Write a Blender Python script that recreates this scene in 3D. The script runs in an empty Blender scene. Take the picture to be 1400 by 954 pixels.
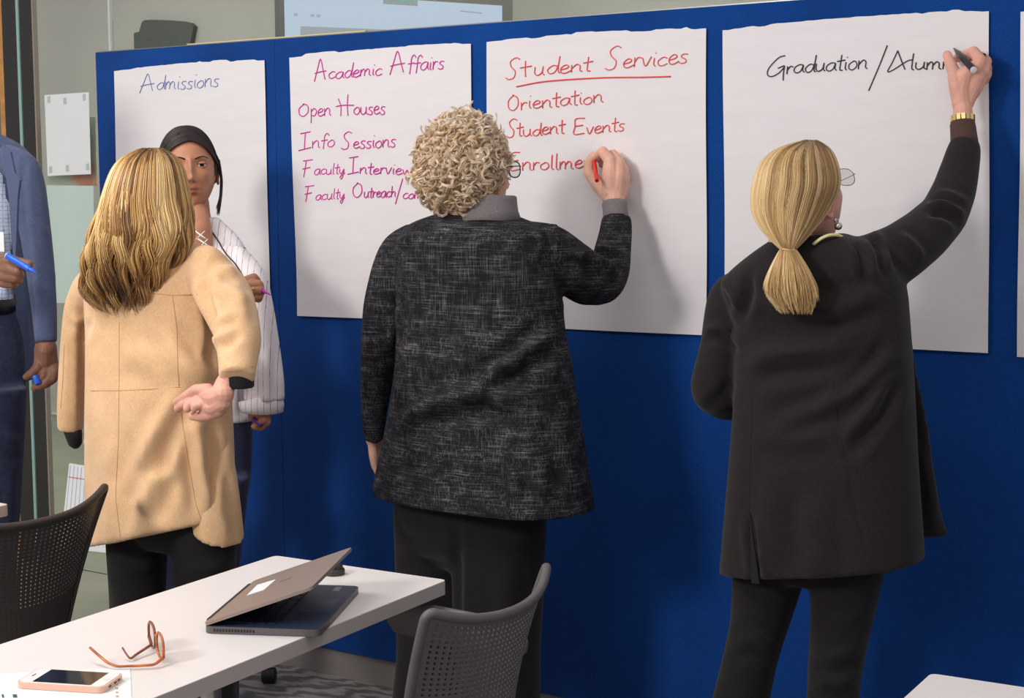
import bpy, bmesh, math, random
import numpy as np
from mathutils import Vector, Matrix
random.seed(7); RNG = np.random.default_rng(11)
SC = bpy.context.scene; COL = SC.collection

# ---------------------------------------------------------------- camera
F_PX, CAM_YAW, CAM_PITCH, CAM_ROLL = 2148.33, 0.592684, 0.1033376, -0.004898
CAM = np.array([4.018, -3.5465, 1.4803])
_F = np.array([-math.sin(CAM_YAW)*math.cos(CAM_PITCH), math.cos(CAM_YAW)*math.cos(CAM_PITCH), -math.sin(CAM_PITCH)])
_R0 = np.array([math.cos(CAM_YAW), math.sin(CAM_YAW), 0.0]); _U0 = np.cross(_R0, _F)
_R = _R0*math.cos(CAM_ROLL)+_U0*math.sin(CAM_ROLL); _U = -_R0*math.sin(CAM_ROLL)+_U0*math.cos(CAM_ROLL)
cam_d = bpy.data.cameras.new('camera'); cam_d.sensor_width = 36; cam_d.lens = F_PX/1400*36
cam_d.clip_start = 0.05; cam_d.clip_end = 60
cam_o = bpy.data.objects.new('camera', cam_d); COL.objects.link(cam_o)
cam_o.matrix_world = Matrix(((_R[0],_U[0],-_F[0],CAM[0]),(_R[1],_U[1],-_F[1],CAM[1]),(_R[2],_U[2],-_F[2],CAM[2]),(0,0,0,1)))
SC.camera = cam_o

# ---------------------------------------------------------------- world, lights, exposure
w = bpy.data.worlds.new('room_air'); SC.world = w; w.use_nodes = True
w.node_tree.nodes['Background'].inputs[0].default_value = (0.95, 0.93, 0.96, 1)
w.node_tree.nodes['Background'].inputs[1].default_value = 0.57
def area(name, loc, target, size, power, col=(1,1,1), sy=None):
    l = bpy.data.lights.new(name, 'AREA'); l.size = size; l.energy = power; l.color = col
    if sy: l.shape = 'RECTANGLE'; l.size_y = sy
    o = bpy.data.objects.new(name, l); COL.objects.link(o); o.location = loc
    o.rotation_euler = (Vector(target)-Vector(loc)).to_track_quat('-Z','Y').to_euler()
    return o
area('key_light', (1.2,-4.6,2.75), (1.3,0,1.35), 0.75, 86, (1,0.97,0.94))
area('ceiling_panel_light', (0.6,-2.0,2.95), (0.6,-2.0,0), 1.6, 38, (1,0.97,0.93), 0.6)
area('ceiling_panel_light', (3.0,-2.2,2.95), (3.0,-2.2,0), 1.6, 14, (1,0.95,0.9), 0.6)
area('far_room_light', (-2.2,1.2,2.9), (-2.2,1.4,0), 1.4, 26, (1,1,0.97), 1.4)
area('far_room_light', (0.6,1.5,2.9), (0.6,1.8,0), 1.2, 16, (0.98,1,0.95), 1.0)
SC.view_settings.view_transform = 'Standard'; SC.view_settings.look = 'None'
SC.view_settings.gamma = 1; SC.view_settings.exposure = -0.08; SC.view_settings.use_curve_mapping = False
SC.cycles.use_denoising = True

# ---------------------------------------------------------------- measuring helpers
def ray(x, y):
    return _F + _R*(x-700)/F_PX - _U*(y-477)/F_PX
def at(x, y, Y):                       # point seen at (x,y) standing at distance line y=Y
    d = ray(x, y); return CAM + d*((Y-CAM[1])/d[1])
def atz(x, y, z):
    d = ray(x, y); return CAM + d*((z-CAM[2])/d[2])
def atx(x, y, X):
    d = ray(x, y); return CAM + d*((X-CAM[0])/d[0])
def atd(x, y, Z):
    return CAM + ray(x, y)*Z
def depth(p): return float((np.asarray(p)-CAM) @ _F)
def project(V):
    d = np.asarray(V)-CAM; z = d@_F
    return 700+F_PX*(d@_R)/z, 477-F_PX*(d@_U)/z
def nrm(v):
    v = np.asarray(v, float); return v/np.maximum(np.linalg.norm(v, axis=-1, keepdims=True), 1e-12)

# ---------------------------------------------------------------- object helpers
OFF = {}
def empty(name, loc, label, cat, group=None):
    o = bpy.data.objects.new(name, None); COL.objects.link(o); o.location = tuple(float(a) for a in loc)
    o.empty_display_size = 0.1
    OFF[o.name] = np.array(loc, float); tag(o, label, cat, group); return o
def tag(o, label=None, cat=None, group=None, kind=None):
    if label: o['label'] = label
    if cat: o['category'] = cat
    if group: o['group'] = group
    if kind: o['kind'] = kind
    return o
class MB:
    def __init__(s): s.V = []; s.F = []; s.n = 0; s.M = []; s.mi = 0; s.A = []
    def add(s, V, F, attr=None):
        V = np.asarray(V, float).reshape(-1, 3)
        s.V.append(V); s.A.append(np.zeros(len(V)) if attr is None else np.asarray(attr, float))
        if isinstance(F, np.ndarray): s.F.append(F+s.n); s.M.append(np.full(len(F), s.mi))
        else:
            by = {}
            for f in F: by.setdefault(len(f), []).append(f)
            for k in by: s.F.append(np.array(by[k], dtype=int)+s.n); s.M.append(np.full(len(by[k]), s.mi))
        s.n += len(V); return s
    def merge(s, o):
        for V, a in zip(o.V, o.A): pass
        base = s.n
        for V, a in zip(o.V, o.A): s.V.append(V); s.A.append(a); s.n += len(V)
        for F, m in zip(o.F, o.M): s.F.append(F+base); s.M.append(np.full(len(F), s.mi))
        return s
    # shapes
    def box(s, c, h, rot=None, bevel=0):
        c = np.array(c, float); h = np.array(h, float)
        P = np.array([[x,y,z] for x in (-1,1) for y in (-1,1) for z in (-1,1)], float)*h
        if rot is not None: P = P@np.array(rot).T
        return s.add(P+c, [(0,1,3,2),(4,6,7,5),(0,4,5,1),(2,3,7,6),(0,2,6,4),(1,5,7,3)])
    def prism(s, poly, dirv):
        poly = np.asarray(poly, float); n = len(poly); d = np.asarray(dirv, float)
        F = [tuple(range(n))[::-1], tuple(range(n, 2*n))]+[(i,(i+1)%n,(i+1)%n+n,i+n) for i in range(n)]
        return s.add(np.r_[poly, poly+d], F)
    def rbox(s, c, e1, e2, e3, h, r=0.004, n=3):       # slab with rounded vertical corners; e3 is its thickness
        e1, e2, e3 = map(nrm, (e1, e2, e3)); pts = []
        for sx, sy, a0 in ((1,1,0),(-1,1,90),(-1,-1,180),(1,-1,270)):
            for k in range(n+1):
                a = math.radians(a0+90*k/n)
                pts.append(np.array(c)+e1*(sx*(h[0]-r)+r*math.cos(a))+e2*(sy*(h[1]-r)+r*math.sin(a))-e3*h[2])
        return s.prism(pts, e3*2*h[2])
    def rings(s, R, cap=True, attr=None):              # R: [n,m,3]
        R = np.asarray(R, float); n, m = R.shape[:2]
        i = np.arange(n-1)[:,None]*m; j = np.arange(m)[None,:]; j2 = (j+1) % m
        Q = np.stack([i+j, i+j2, i+m+j2, i+m+j], -1).reshape(-1, 4)
        s.add(R.reshape(-1, 3), Q, attr)
        if cap:
            b = s.n-n*m
            for row, rev in ((0, True), (n-1, False)):
                c = R[row].mean(0); s.add([c], np.zeros((0,3), int))
                k = np.arange(m); a = b+row*m+k; bb = b+row*m+(k+1) % m
                T = np.stack([bb, a, np.full(m, s.n-1)], -1) if rev else np.stack([a, bb, np.full(m, s.n-1)], -1)
                s.F.append(T); s.M.append(np.full(m, s.mi))
        return s
    def tube(s, pts, rad, m=10, flat=1.0, ref=None, cap=True, attr=None):
        pts = np.asarray(pts, float); n = len(pts); rad = np.broadcast_to(np.asarray(rad, float), (n,))
        T = nrm(np.gradient(pts, axis=0)); ref = np.array([0,0,1.]) if ref is None else np.asarray(ref, float)
        if abs(T[0]@ref) > .95: ref = np.array([1.,0,0])
        A = []
        a = nrm(np.cross(T[0], ref))
        for k in range(n):
            a = nrm(a-(a@T[k])*T[k]); A.append(a)
        A = np.array(A); B = np.cross(T, A)
        th = np.linspace(0, 2*np.pi, m, endpoint=False)
        R = pts[:,None]+rad[:,None,None]*(np.cos(th)[None,:,None]*A[:,None]+flat*np.sin(th)[None,:,None]*B[:,None])
        return s.rings(R, cap, attr)
    def ball(s, c, r, sc=(1,1,1), M=None, seg=16):
        th = np.linspace(1e-3, np.pi-1e-3, seg//2+1); ph = np.linspace(0, 2*np.pi, seg, endpoint=False)
        R = np.stack([np.sin(th)[:,None]*np.cos(ph), np.sin(th)[:,None]*np.sin(ph), np.repeat(np.cos(th)[:,None], seg, 1)], -1)*r*np.array(sc)
        if M is not None: R = R@np.array(M).T
        return s.rings(R+np.array(c))
    def capsules(s, pts, rad, m=14):                   # rounded chain: tapered segments + a ball at every joint
        pts = np.asarray(pts, float); rad = np.asarray(rad, float)
        for k in range(len(pts)): s.ball(pts[k], rad[k], seg=m)
        for k in range(len(pts)-1):
            if np.linalg.norm(pts[k+1]-pts[k]) > 1e-4:
                q = np.linspace(0,1,3)[:,None]
                s.tube(pts[k]*(1-q)+pts[k+1]*q, rad[k]*(1-q[:,0])+rad[k+1]*q[:,0], m)
        return s
    def data(s):
        return (np.concatenate(s.V), s.F, s.M, np.concatenate(s.A))
    def build(s, name, mats, parent=None, smooth=True, attr=None, auto=None):
        V, F, M, A = s.data()
        if parent is not None: V = V-OFF[parent.name]
        me = bpy.data.meshes.new(name)
        me.vertices.add(len(V)); me.vertices.foreach_set('co', V.astype(np.float32).ravel())
        nl = sum(f.size for f in F); npy = sum(len(f) for f in F)
        me.loops.add(nl); me.polygons.add(npy)
        me.loops.foreach_set('vertex_index', np.concatenate([f.ravel() for f in F]).astype(np.int32))
        tot = np.concatenate([np.full(len(f), f.shape[1]) for f in F]); st = np.r_[0, np.cumsum(tot)[:-1]]
        me.polygons.foreach_set('loop_start', st.astype(np.int32))
        try: me.polygons.foreach_set('loop_total', tot.astype(np.int32))
        except Exception: pass
        mats = mats if isinstance(mats, (list, tuple)) else [mats]
        for m in mats: me.materials.append(m)
        me.polygons.foreach_set('material_index', np.concatenate(M).astype(np.int32))
        me.polygons.foreach_set('use_smooth', np.full(npy, smooth))
        me.update(calc_edges=True); me.validate()
        if attr:
            at_ = me.attributes.new(attr, 'FLOAT', 'POINT'); at_.data.foreach_set('value', A.astype(np.float32))
        if auto is not None: me.set_sharp_from_angle(angle=math.radians(auto))
        o = bpy.data.objects.new(name, me); COL.objects.link(o)
        if parent is not None: o.parent = parent
        OFF[o.name] = OFF[parent.name] if parent is not None else np.zeros(3)
        return o

def recalc(mb):
    """consistent outward normals"""
    V, F, M, A = mb.data(); bm = bmesh.new()
    vs = [bm.verts.new(v) for v in V]
    for f in F:
        for q in f:
            try: bm.faces.new([vs[i] for i in q])
            except ValueError: pass
    bmesh.ops.recalc_face_normals(bm, faces=bm.faces)
    bm.verts.index_update()
    out = MB(); out.add([v.co[:] for v in bm.verts], [tuple(v.index for v in f.verts) for f in bm.faces]); bm.free()
    return out
def remesh(mb, voxel, smooth=4, fac=0.5):
    """fuse overlapping closed shapes into one continuous skin"""
    V, F, M, A = mb.data()
    me = bpy.data.meshes.new('tmp'); me.from_pydata(V.tolist(), [], [t for f in F for t in f.tolist()]); me.update()
    o = bpy.data.objects.new('tmp', me); COL.objects.link(o)
    md = o.modifiers.new('r', 'REMESH'); md.mode = 'VOXEL'; md.voxel_size = voxel
    if smooth:
        sm = o.modifiers.new('s', 'SMOOTH'); sm.factor = fac; sm.iterations = smooth
    ev = o.evaluated_get(bpy.context.evaluated_depsgraph_get()); m2 = ev.to_mesh()
    v = np.empty(len(m2.vertices)*3, np.float32); m2.vertices.foreach_get('co', v)
    n = np.empty(len(m2.loops), np.int32); m2.loops.foreach_get('vertex_index', n)
    t = np.empty(len(m2.polygons), np.int32); m2.polygons.foreach_get('loop_total', t)
    out = MB(); v = v.reshape(-1, 3).astype(float); base = np.r_[0, np.cumsum(t)[:-1]]
    q = n[(base[t == 4][:, None]+np.arange(4))]; out.add(v, q.astype(int))
    if (t == 3).any():
        out.F.append(n[(base[t == 3][:, None]+np.arange(3))].astype(int)); out.M.append(np.zeros((t == 3).sum(), int))
    ev.to_mesh_clear(); bpy.data.objects.remove(o); bpy.data.meshes.remove(me)
    return out
def vnormals(V, F):
    N = np.zeros_like(V)
    for f in F:
        if len(f) == 0: continue
        n = np.cross(V[f[:,1]]-V[f[:,0]], V[f[:,2]]-V[f[:,0]])
        for k in range(f.shape[1]): np.add.at(N, f[:,k], n)
    return nrm(N)
def crease(mb, folds, wr=None, edge=None):
    """press folds into cloth: folds = [(pixel polyline, width px, amplitude mm)] mapped on the camera-side surface"""
    V, F, M, A = mb.data(); N = vnormals(V, F)
    if (N*(V-V.mean(0))).sum() < 0: N = -N
    X, Y = project(V); face = np.clip(((CAM-V)*N).sum(1)/np.linalg.norm(CAM-V, axis=1)*2.5, 0, 1)
    D = np.zeros(len(V))
    for fo in folds:
        pl = np.array(fo[0], float); w_ = fo[1]; amp = fo[2]/1000
        best = np.full(len(V), 1e9); tt = np.zeros(len(V)); seg = np.linalg.norm(np.diff(pl, axis=0), axis=1); cum = np.r_[0, np.cumsum(seg)]
        sgn = np.ones(len(V))
        for k in range(len(pl)-1):
            a = pl[k]; d = pl[k+1]-a; L2 = d@d
            t = np.clip(((X-a[0])*d[0]+(Y-a[1])*d[1])/L2, 0, 1)
            dx = X-a[0]-t*d[0]; dy = Y-a[1]-t*d[1]; q = np.hypot(dx, dy); m = q < best
            best[m] = q[m]; tt[m] = (cum[k]+t[m]*seg[k])/cum[-1]; sgn[m] = np.sign(d[0]*dy[m]-d[1]*dx[m])
        fade = np.clip(np.minimum(tt, 1-tt)*5, 0.0, 1)**.7 if len(fo) < 4 else 1.0
        u = best/w_
        D += 2.3*amp*fade*(np.exp(-u*u)-0.55*np.exp(-(u-1.9)**2*1.2)*(u > 0))
    if wr:
        for (amp, sx, sy, ph) in wr:
            D += amp/1000*np.sin(V[:,2]*sy+2.1*np.sin((V[:,0]+V[:,1]*.7)*sx+ph)+ph)*np.sin((V[:,0]*.83+V[:,1]*.56)*sx*1.3+1.4*np.sin(V[:,2]*sy*.4+ph*2))
    D = D*face
    for _ in range(4):
        a = D.copy(); c = np.ones(len(D))
        for f in F:
            if len(f):
                m_ = D[f].mean(1)
                for k in range(f.shape[1]): np.add.at(a, f[:,k], m_); np.add.at(c, f[:,k], 1.0)
        D = a/c
    V2 = V+N*D[:,None]
    out = MB(); out.V = [V2]; out.A = [A]; out.F = F; out.M = M; out.n = len(V2)
    return out
# ---- loft through rows measured on the silhouette; row = (x_left, x_right, y, Y, depth_ratio[, tilt_px])
SMOOTH_ROWS = 5
ARMS = []; LEGS = []
def row_frames(rows, phi=0.0, step=0.012):
    e1 = np.array([math.cos(phi), math.sin(phi), 0]); e2 = np.array([-math.sin(phi), math.cos(phi), 0])
    C = []; Aa = []; Bb = []; T = []
    for r in rows:
        if r[0] == 'w':                                # world row: ('w', (x,y,z), half_width, half_depth)
            C.append(np.array(r[1], float)); Aa.append(r[2]); Bb.append(r[3]); T.append(0.0); continue
        xl, xr, y, Y, k = r[:5]; tl = r[5] if len(r) > 5 else 0
        c = at((xl+xr)/2, y, Y); h = (xr-xl)/2*depth(c)/F_PX
        a = h/math.sqrt((e1@_R)**2+k*k*(e2@_R)**2)
        C.append(c); Aa.append(a); Bb.append(a*k); T.append(-tl/max(xr-xl, 1)/max(.3,(e1@_R)))
    C = np.array(C); Aa = np.array(Aa); Bb = np.array(Bb); T = np.array(T)
    L = np.r_[0, np.cumsum(np.linalg.norm(np.diff(C, axis=0), axis=1)+1e-6)]
    n = max(3, int(L[-1]/step)); s = np.linspace(0, L[-1], n)
    def f(q):
        v = np.interp(s, L, q)
        for _ in range(SMOOTH_ROWS):
            v[1:-1] = (v[:-2]+2*v[1:-1]+v[2:])/4
        return v
    Cc = np.stack([f(C[:,i]) for i in range(3)], -1)
    return Cc, f(Aa), f(Bb), f(T), e1, e2, s/L[-1]
def loft(rows, phi=0.0, m=48, n_exp=2.25, step=0.012):
    C, Aa, Bb, T, e1, e2, s = row_frames(rows, phi, step)
    th = np.linspace(0, 2*np.pi, m, endpoint=False)
    c = np.sign(np.cos(th))*np.abs(np.cos(th))**(2/n_exp); d = np.sign(np.sin(th))*np.abs(np.sin(th))**(2/n_exp)
    R = C[:,None]+Aa[:,None,None]*c[None,:,None]*e1+Bb[:,None,None]*d[None,:,None]*e2
    R[:,:,2] += T[:,None]*(Aa[:,None]*c[None,:])
    return MB().rings(R)
def smoothpath(P, n):
    P = np.asarray(P, float); L = np.r_[0, np.cumsum(np.linalg.norm(np.diff(P[:,:3], axis=0), axis=1)+1e-9)]
    s = np.linspace(0, L[-1], n); out = np.stack([np.interp(s, L, P[:,i]) for i in range(P.shape[1])], -1)
    k = max(1, n//(3*len(P)))
    for _ in range(k):
        out[1:-1] = (out[:-2]+2*out[1:-1]+out[2:])/4
    return out
def chain_pts(ch):                                     # [(px,py,Y,r_px)] -> points, radii in metres
    P = []; R = []
    for (x, y, Y, r) in ch:
        p = at(x, y, Y); P.append(p); R.append(r*depth(p)/F_PX)
    return np.array(P), np.array(R)
def sleeve(mb, ch, n=30, m=28, flat=1.0):
    P, R = chain_pts(ch); Q = smoothpath(np.c_[P, R], n)
    q = Q[2:-1:4]; ARMS.append((q[:,:3], q[:,3]*.45))
    return mb.tube(Q[:,:3], Q[:,3], m, flat)
def hand_chains(mb, chs, m=12):
    for ch in chs:
        P, R = chain_pts(ch); mb.capsules(P, R, m)
    return mb

# ---------------------------------------------------------------- materials
def lin(c):
    c = np.array(c[:3], float)/255; return tuple(np.where(c <= .04045, c/12.92, ((c+.055)/1.055)**2.4))+(1.0,)
class NT:
    def __init__(s, name, rough=.6, metal=0, spec=.5):
        s.m = bpy.data.materials.new(name); s.m.use_nodes = True; s.t = s.m.node_tree; s.b = s.t.nodes['Principled BSDF']
        s.b.inputs['Roughness'].default_value = rough; s.b.inputs['Metallic'].default_value = metal
        s.b.inputs['Specular IOR Level'].default_value = spec
    def n(s, ty, **kw):
        x = s.t.nodes.new(ty)
        for k, v in kw.items():
            if k in x.inputs.keys(): x.inputs[k].default_value = v
            else: setattr(x, k, v)
        return x
    def l(s, a, b): s.t.links.new(a, b)
    def coord(s, scale=(1,1,1), rot=(0,0,0)):
        tc = s.n('ShaderNodeTexCoord'); mp = s.n('ShaderNodeMapping'); s.l(tc.outputs['Object'], mp.inputs[0])
        mp.inputs['Scale'].default_value = scale; mp.inputs['Rotation'].default_value = rot; return mp.outputs[0]
    def noise(s, scale, vec=None, detail=3, rough=.6):
        x = s.n('ShaderNodeTexNoise', Scale=scale, Detail=detail, Roughness=rough)
        s.l(vec if vec is not None else s.coord(), x.inputs['Vector']); return x.outputs[0]
    def ramp(s, fac, stops):
        r = s.n('ShaderNodeValToRGB'); e = r.color_ramp.elements
        while len(e) < len(stops): e.new(0.5)
        for q, (p, c) in zip(e, stops): q.position = p; q.color = c if len(c) == 4 else lin(c)
        s.l(fac, r.inputs[0]); return r.outputs[0]
    def mix(s, fac, a, b, mode='MIX'):
        x = s.n('ShaderNodeMix', data_type='RGBA', blend_type=mode)
        for v, i in ((fac, 0), (a, 6), (b, 7)):
            if hasattr(v, 'is_linked') or hasattr(v, 'links'): s.l(v, x.inputs[i])
            else: x.inputs[i].default_value = v
        return x.outputs[2]
    def math(s, op, a, b=0.0):
        x = s.n('ShaderNodeMath', operation=op)
        for v, i in ((a, 0), (b, 1)):
            if hasattr(v, 'links'): s.l(v, x.inputs[i])
            else: x.inputs[i].default_value = v
        return x.outputs[0]
    def bump(s, h, strength=.3, dist=.002):
        x = s.n('ShaderNodeBump', Strength=strength, Distance=dist); s.l(h, x.inputs['Height']); s.l(x.outputs[0], s.b.inputs['Normal']); return s
    def col(s, c):
        if hasattr(c, 'links'): s.l(c, s.b.inputs['Base Color'])
        else: s.b.inputs['Base Color'].default_value = lin(c)
        return s
def plain(name, rgb, rough=.6, metal=0, spec=.5, var=.0, scale=40, bump=0, em=None):
    t = NT(name, rough, metal, spec)
    if var:
        a = np.array(rgb, float); t.col(t.ramp(t.noise(scale), [(.25, tuple(a*(1-var))), (.75, tuple(np.minimum(a*(1+var), 255)))]))
    else: t.col(rgb)
    if bump: t.bump(t.noise(scale*4, detail=4), .4, bump)
    if em:
        t.b.inputs['Emission Color'].default_value = lin(rgb); t.b.inputs['Emission Strength'].default_value = em
    return t.m
def skin_mat(name, rgb, lip=(150,85,80)):
    t = NT(name, .48, spec=.4); a = np.array(rgb, float)
    base = t.ramp(t.noise(28, detail=5), [(.3, tuple(a*.93)), (.7, tuple(np.minimum(a*1.05, 255)))])
    at_ = t.n('ShaderNodeAttribute', attribute_name='tint')
    t.col(t.mix(at_.outputs['Fac'], base, lin(lip)))
    t.b.inputs['Subsurface Weight'].default_value = .12; t.b.inputs['Subsurface Radius'].default_value = (.01,.004,.002)
    t.b.inputs['Subsurface Scale'].default_value = .5
    t.bump(t.noise(380, detail=3), .25, .0006); return t.m
def hair_mat(name, stops, rough=.42):
    t = NT(name, rough, spec=.5); at_ = t.n('ShaderNodeAttribute', attribute_name='tint')
    t.col(t.ramp(at_.outputs['Fac'], stops)); t.b.inputs['Sheen Weight'].default_value = .1
    return t.m

# ================================================================ SETTING
def carpet_mat():
    t = NT('grey_carpet', .95, spec=.1)
    v = t.coord((1.6, 4.0, 1), (0,0,.5))
    n1 = t.noise(3.2, v, 6, .65); n2 = t.noise(160, detail=3)
    n3 = t.n('ShaderNodeTexWave', Scale=1.8, Distortion=9.0, Detail=4.0); t.l(v, n3.inputs[0]); n3.inputs['Detail Scale'].default_value = 2.2
    f = t.math('ADD', t.math('MULTIPLY', n1, .6), t.math('MULTIPLY', n3.outputs[1], .4))
    c = t.ramp(f, [(.34, (122,117,116)), (.5, (150,145,143)), (.66, (182,177,174))])
    t.col(t.mix(.35, c, t.ramp(n2, [(.3, (80,76,76)), (.7, (200,195,192))]), 'MULTIPLY')); t.bump(n2, .6, .004); return t.m
def felt_mat():
    t = NT('blue_felt', .93, spec=.15)
    n = t.noise(420, detail=4, rough=.7); n2 = t.noise(2.2, detail=2)
    a = t.ramp(n, [(.3, (2,52,124)), (.7, (12,80,160))]); b = t.ramp(n2, [(.3, (215,215,220)), (.7, (255,255,255))])
    t.col(t.mix(1.0, a, b, 'MULTIPLY')); t.bump(n, .5, .002)
    t.b.inputs['Sheen Weight'].default_value = .12; return t.m
M_carpet = carpet_mat(); M_felt = felt_mat()
M_concrete = plain('polished_concrete', (176,176,152), .35, var=.06, scale=5)
M_farwall = plain('far_wall_paint', (196,189,180), .8, var=.02, scale=3)
M_darkmetal = plain('black_metal', (38,35,30), .45, var=.06, scale=60)
M_alu = plain('aluminium', (150,150,148), .35, .9, var=.03)
M_base = plain('grey_skirting', (150,142,138), .55, var=.03, scale=20)
M_wood = plain('honey_wood', (200,140,75), .5, var=.12, scale=30)

def struct(mb, name, mat, **k): return tag(mb.build(name, mat, smooth=False, **k), kind='structure')
struct(MB().box((3.2,-2.2,-.03), (3.05,2.25,.03)), 'floor', M_carpet)
struct(MB().box((-2.4,.45,-.03), (2.45,4.4,.03)), 'floor', M_concrete)
struct(MB().box((3.2,2.0,-.03), (3.15,1.95,.03)), 'floor', M_concrete)
struct(MB().box((0.5,2.87,1.6), (5.8,.08,1.6)), 'wall_back', M_farwall)
struct(MB().box((0.5,2.782,.055), (5.8,.008,.055)), 'baseboard_back', plain('pale_grey_trim', (178,180,168), .5))
struct(MB().box((0.5,2.776,.113), (5.8,.012,.005)), 'trim_1', plain('trim_highlight', (225,226,214), .5))

# glass partition line behind the board with its dark mullion
YG = .5
def glx(x, y): return at(x, y, YG)[0]
t = NT('clear_glass', .02); t.b.inputs['Transmission Weight'].default_value = 1; t.b.inputs['IOR'].default_value = 1.03; t.col((238,246,242)); M_glass = t.m
xa, xb = glx(5, 5), glx(45, 5); xg = glx(26.5, 5)
struct(MB().box(((xa+xg)/2-.006, YG, 1.5), ((xg-xa)/2-.006, .012, 1.5)), 'trim_2', M_darkmetal)
struct(MB().box(((xb+xg)/2+.006, YG, 1.5), ((xb-xg)/2-.006, .012, 1.5)), 'trim_3', M_darkmetal)
t = NT('pale_glass_edge', .15); t.col((150,185,178)); M_gedge = t.m
struct(MB().box((xg, YG-.008, 1.5), (.0075, .006, 1.5)), 'trim_4', M_gedge)
struct(MB().box((xb+.005, YG, 1.5), (.005, .010, 1.5)), 'trim_5', plain('warm_grey_seal', (150,138,126), .6))
struct(MB().box((xa-.046, YG+.03, 1.5), (.022, .010, 1.5)), 'trim_6', M_wood)
struct(MB().box((xa-.55, YG+.06, 1.5), (.48, .03, 1.5)), 'wall_left', plain('mauve_grey_wall', (120,106,104), .8))
xj = glx(151, 30)
struct(MB().box(((xb+.02+xj)/2-.004, YG, 1.5), ((xj-xb)/2-.014, .004, 1.5)), 'window_1', M_glass)
struct(MB().box((xj+1.5, YG, 1.5), (1.49, .004, 1.5)), 'window_2', M_glass)
struct(MB().box((xj, YG, 1.5), (.0055, .007, 1.5)), 'trim_7', plain('translucent_joint', (205,206,198), .4))

# things seen through / on the glass
M_paperwhite = plain('copy_paper', (236,238,238), .7, var=.01, scale=4)
def sheet(px, Y, name, mat, label, cat, th=.0012):
    P = [at(x, y, Y) for x, y in px]
    o = MB().prism(P, (0,-th,0)).build(name, mat, smooth=False); tag(o, label, cat); return o
e = empty('paper_sheet', at(94,183,YG-.02), 'white blank paper sheet taped on the glass left of the blue board', 'paper')
P = [at(x, y, YG-.012) for x, y in ((61,130),(121.5,126),(124.5,238),(65.5,240.5))]
MB().prism(P, (0,-.0012,0)).build('sheet', M_paperwhite, e, smooth=False)
M_tape = plain('grey_tape', (196,198,194), .4)
for x, y in ((66.5,136),(88.5,138),(115,133),(69,232),(92,230),(119.5,228)):
    MB().prism([at(x+a, y+b, YG-.0135) for a, b in ((-2,-4),(2,-5),(2.5,4),(-1.5,5))], (0,-.0006,0)).build('tape', M_tape, e, smooth=False)
def poster_mat():
    t = NT('orange_print', .6); v = t.coord((1,1,1)); n = t.noise(6.5, v, 2)
    t.col(t.ramp(n, [(.46, (222,222,208)), (.56, (246,190,168)), (.68, (240,158,134))])); return t.m
sheet([(66,162),(131,160),(133,254),(68,254)], YG+.03, 'poster', poster_mat(), 'white poster with orange patches half hidden behind the taped paper sheet', 'poster')
sheet([(64,253),(128,254),(130,414),(72,414)], YG-.012, 'frosted_panel', plain('pale_green_film', (198,216,206), .45, var=.02, scale=3), 'pale green frosted panel on the glass below the white sheet', 'panel')

# dark rounded box on the far wall
pl = [(183,45),(190,43.5),(194,30),(198,27.5),(206,27),(228,27.5),(250,29),(260,31.5),(264.5,36),(263,44),(259,66),(255,90),(184,90)]
o = MB().prism([at(x, y, 2.758) for x, y in pl], (0,.034,0)).build('speaker', plain('dark_grey_plastic', (92,94,88), .6, var=.05, scale=50), smooth=False)
tag(o, 'dark grey rounded box fixed to the far wall above the board', 'speaker')

# presentation screen beyond the board
tv0 = at(388.5, 0, 1.2); dirs = np.array([math.sin(math.radians(25)), math.cos(math.radians(25)), 0])
def tvx(px, py):                                        # point of the screen plane
    nn = np.array([dirs[1], -dirs[0], 0]); d = ray(px, py); return CAM+d*(((tv0-CAM)@nn)/(d@nn))
right = tvx(686, 20); wdt = (right-tv0)@dirs
ztop0 = tvx(389, -11)[2]; zb = ztop0-.95
nn = np.array([dirs[1], -dirs[0], 0])
e = empty('display', tv0+[0,0,-1.4], 'large bright wall display showing a pale blue window behind the board', 'display')
def tvquad(u0, u1, z0, z1, off, th=.004):
    return [tv0*[1,1,0]+dirs*u+nn*off+[0,0,z] for u, z in ((u0,z0),(u1,z0),(u1,z1),(u0,z1))], -nn*th
M_bez = plain('grey_bezel', (122,118,112), .5)
MB().prism(*tvquad(-.02, wdt+.055, zb-.04, ztop0+.2, .0, .05)).build('frame', M_bez, e, smooth=False)
t = NT('lit_screen', .3); t.col((40,44,50)); t.b.inputs['Emission Color'].default_value = lin((208,219,240)); t.b.inputs['Emission Strength'].default_value = .86
MB().prism(*tvquad(0, wdt, zb, ztop0, .004)).build('screen', t.m, e, smooth=False)
def emis(n, c, s=.8):
    t = NT(n, .4); t.col((30,30,30)); t.b.inputs['Emission Color'].default_value = lin(c); t.b.inputs['Emission Strength'].default_value = s; return t.m
def tvshape(px, off, mat, nm):
    MB().prism([tvx(x, y)+nn*off for x, y in px], nn*.001).build(nm, mat, e, smooth=False)
tvshape([(523,-6),(570,-4),(570,8.5),(523,5.5)], .006, emis('screen_tab', (170,178,178)), 'toolbar')
for x in (546, 552, 558, 564): tvshape([(x,-1),(x+3.5,-.8),(x+3.5,2.6),(x,2.4)], .008, emis('screen_green', (130,205,180)), 'icon')
tvshape([(410,36),(560,42),(560,60),(410,60)], .006, emis('screen_band', (184,186,190)), 'window_band')
for x, y in ((404,20),(427,21.5),(435,22)): tvshape([(x-3,y-2),(x+2,y-2),(x+2,y+2),(x-3,y+2)], .006, emis('screen_mark', (188,194,212)), 'menu_mark')
tvshape([(628,14.5),(658,17.5),(658,19),(628,16)], .006, emis('screen_line', (176,184,206)), 'title_line')

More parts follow.
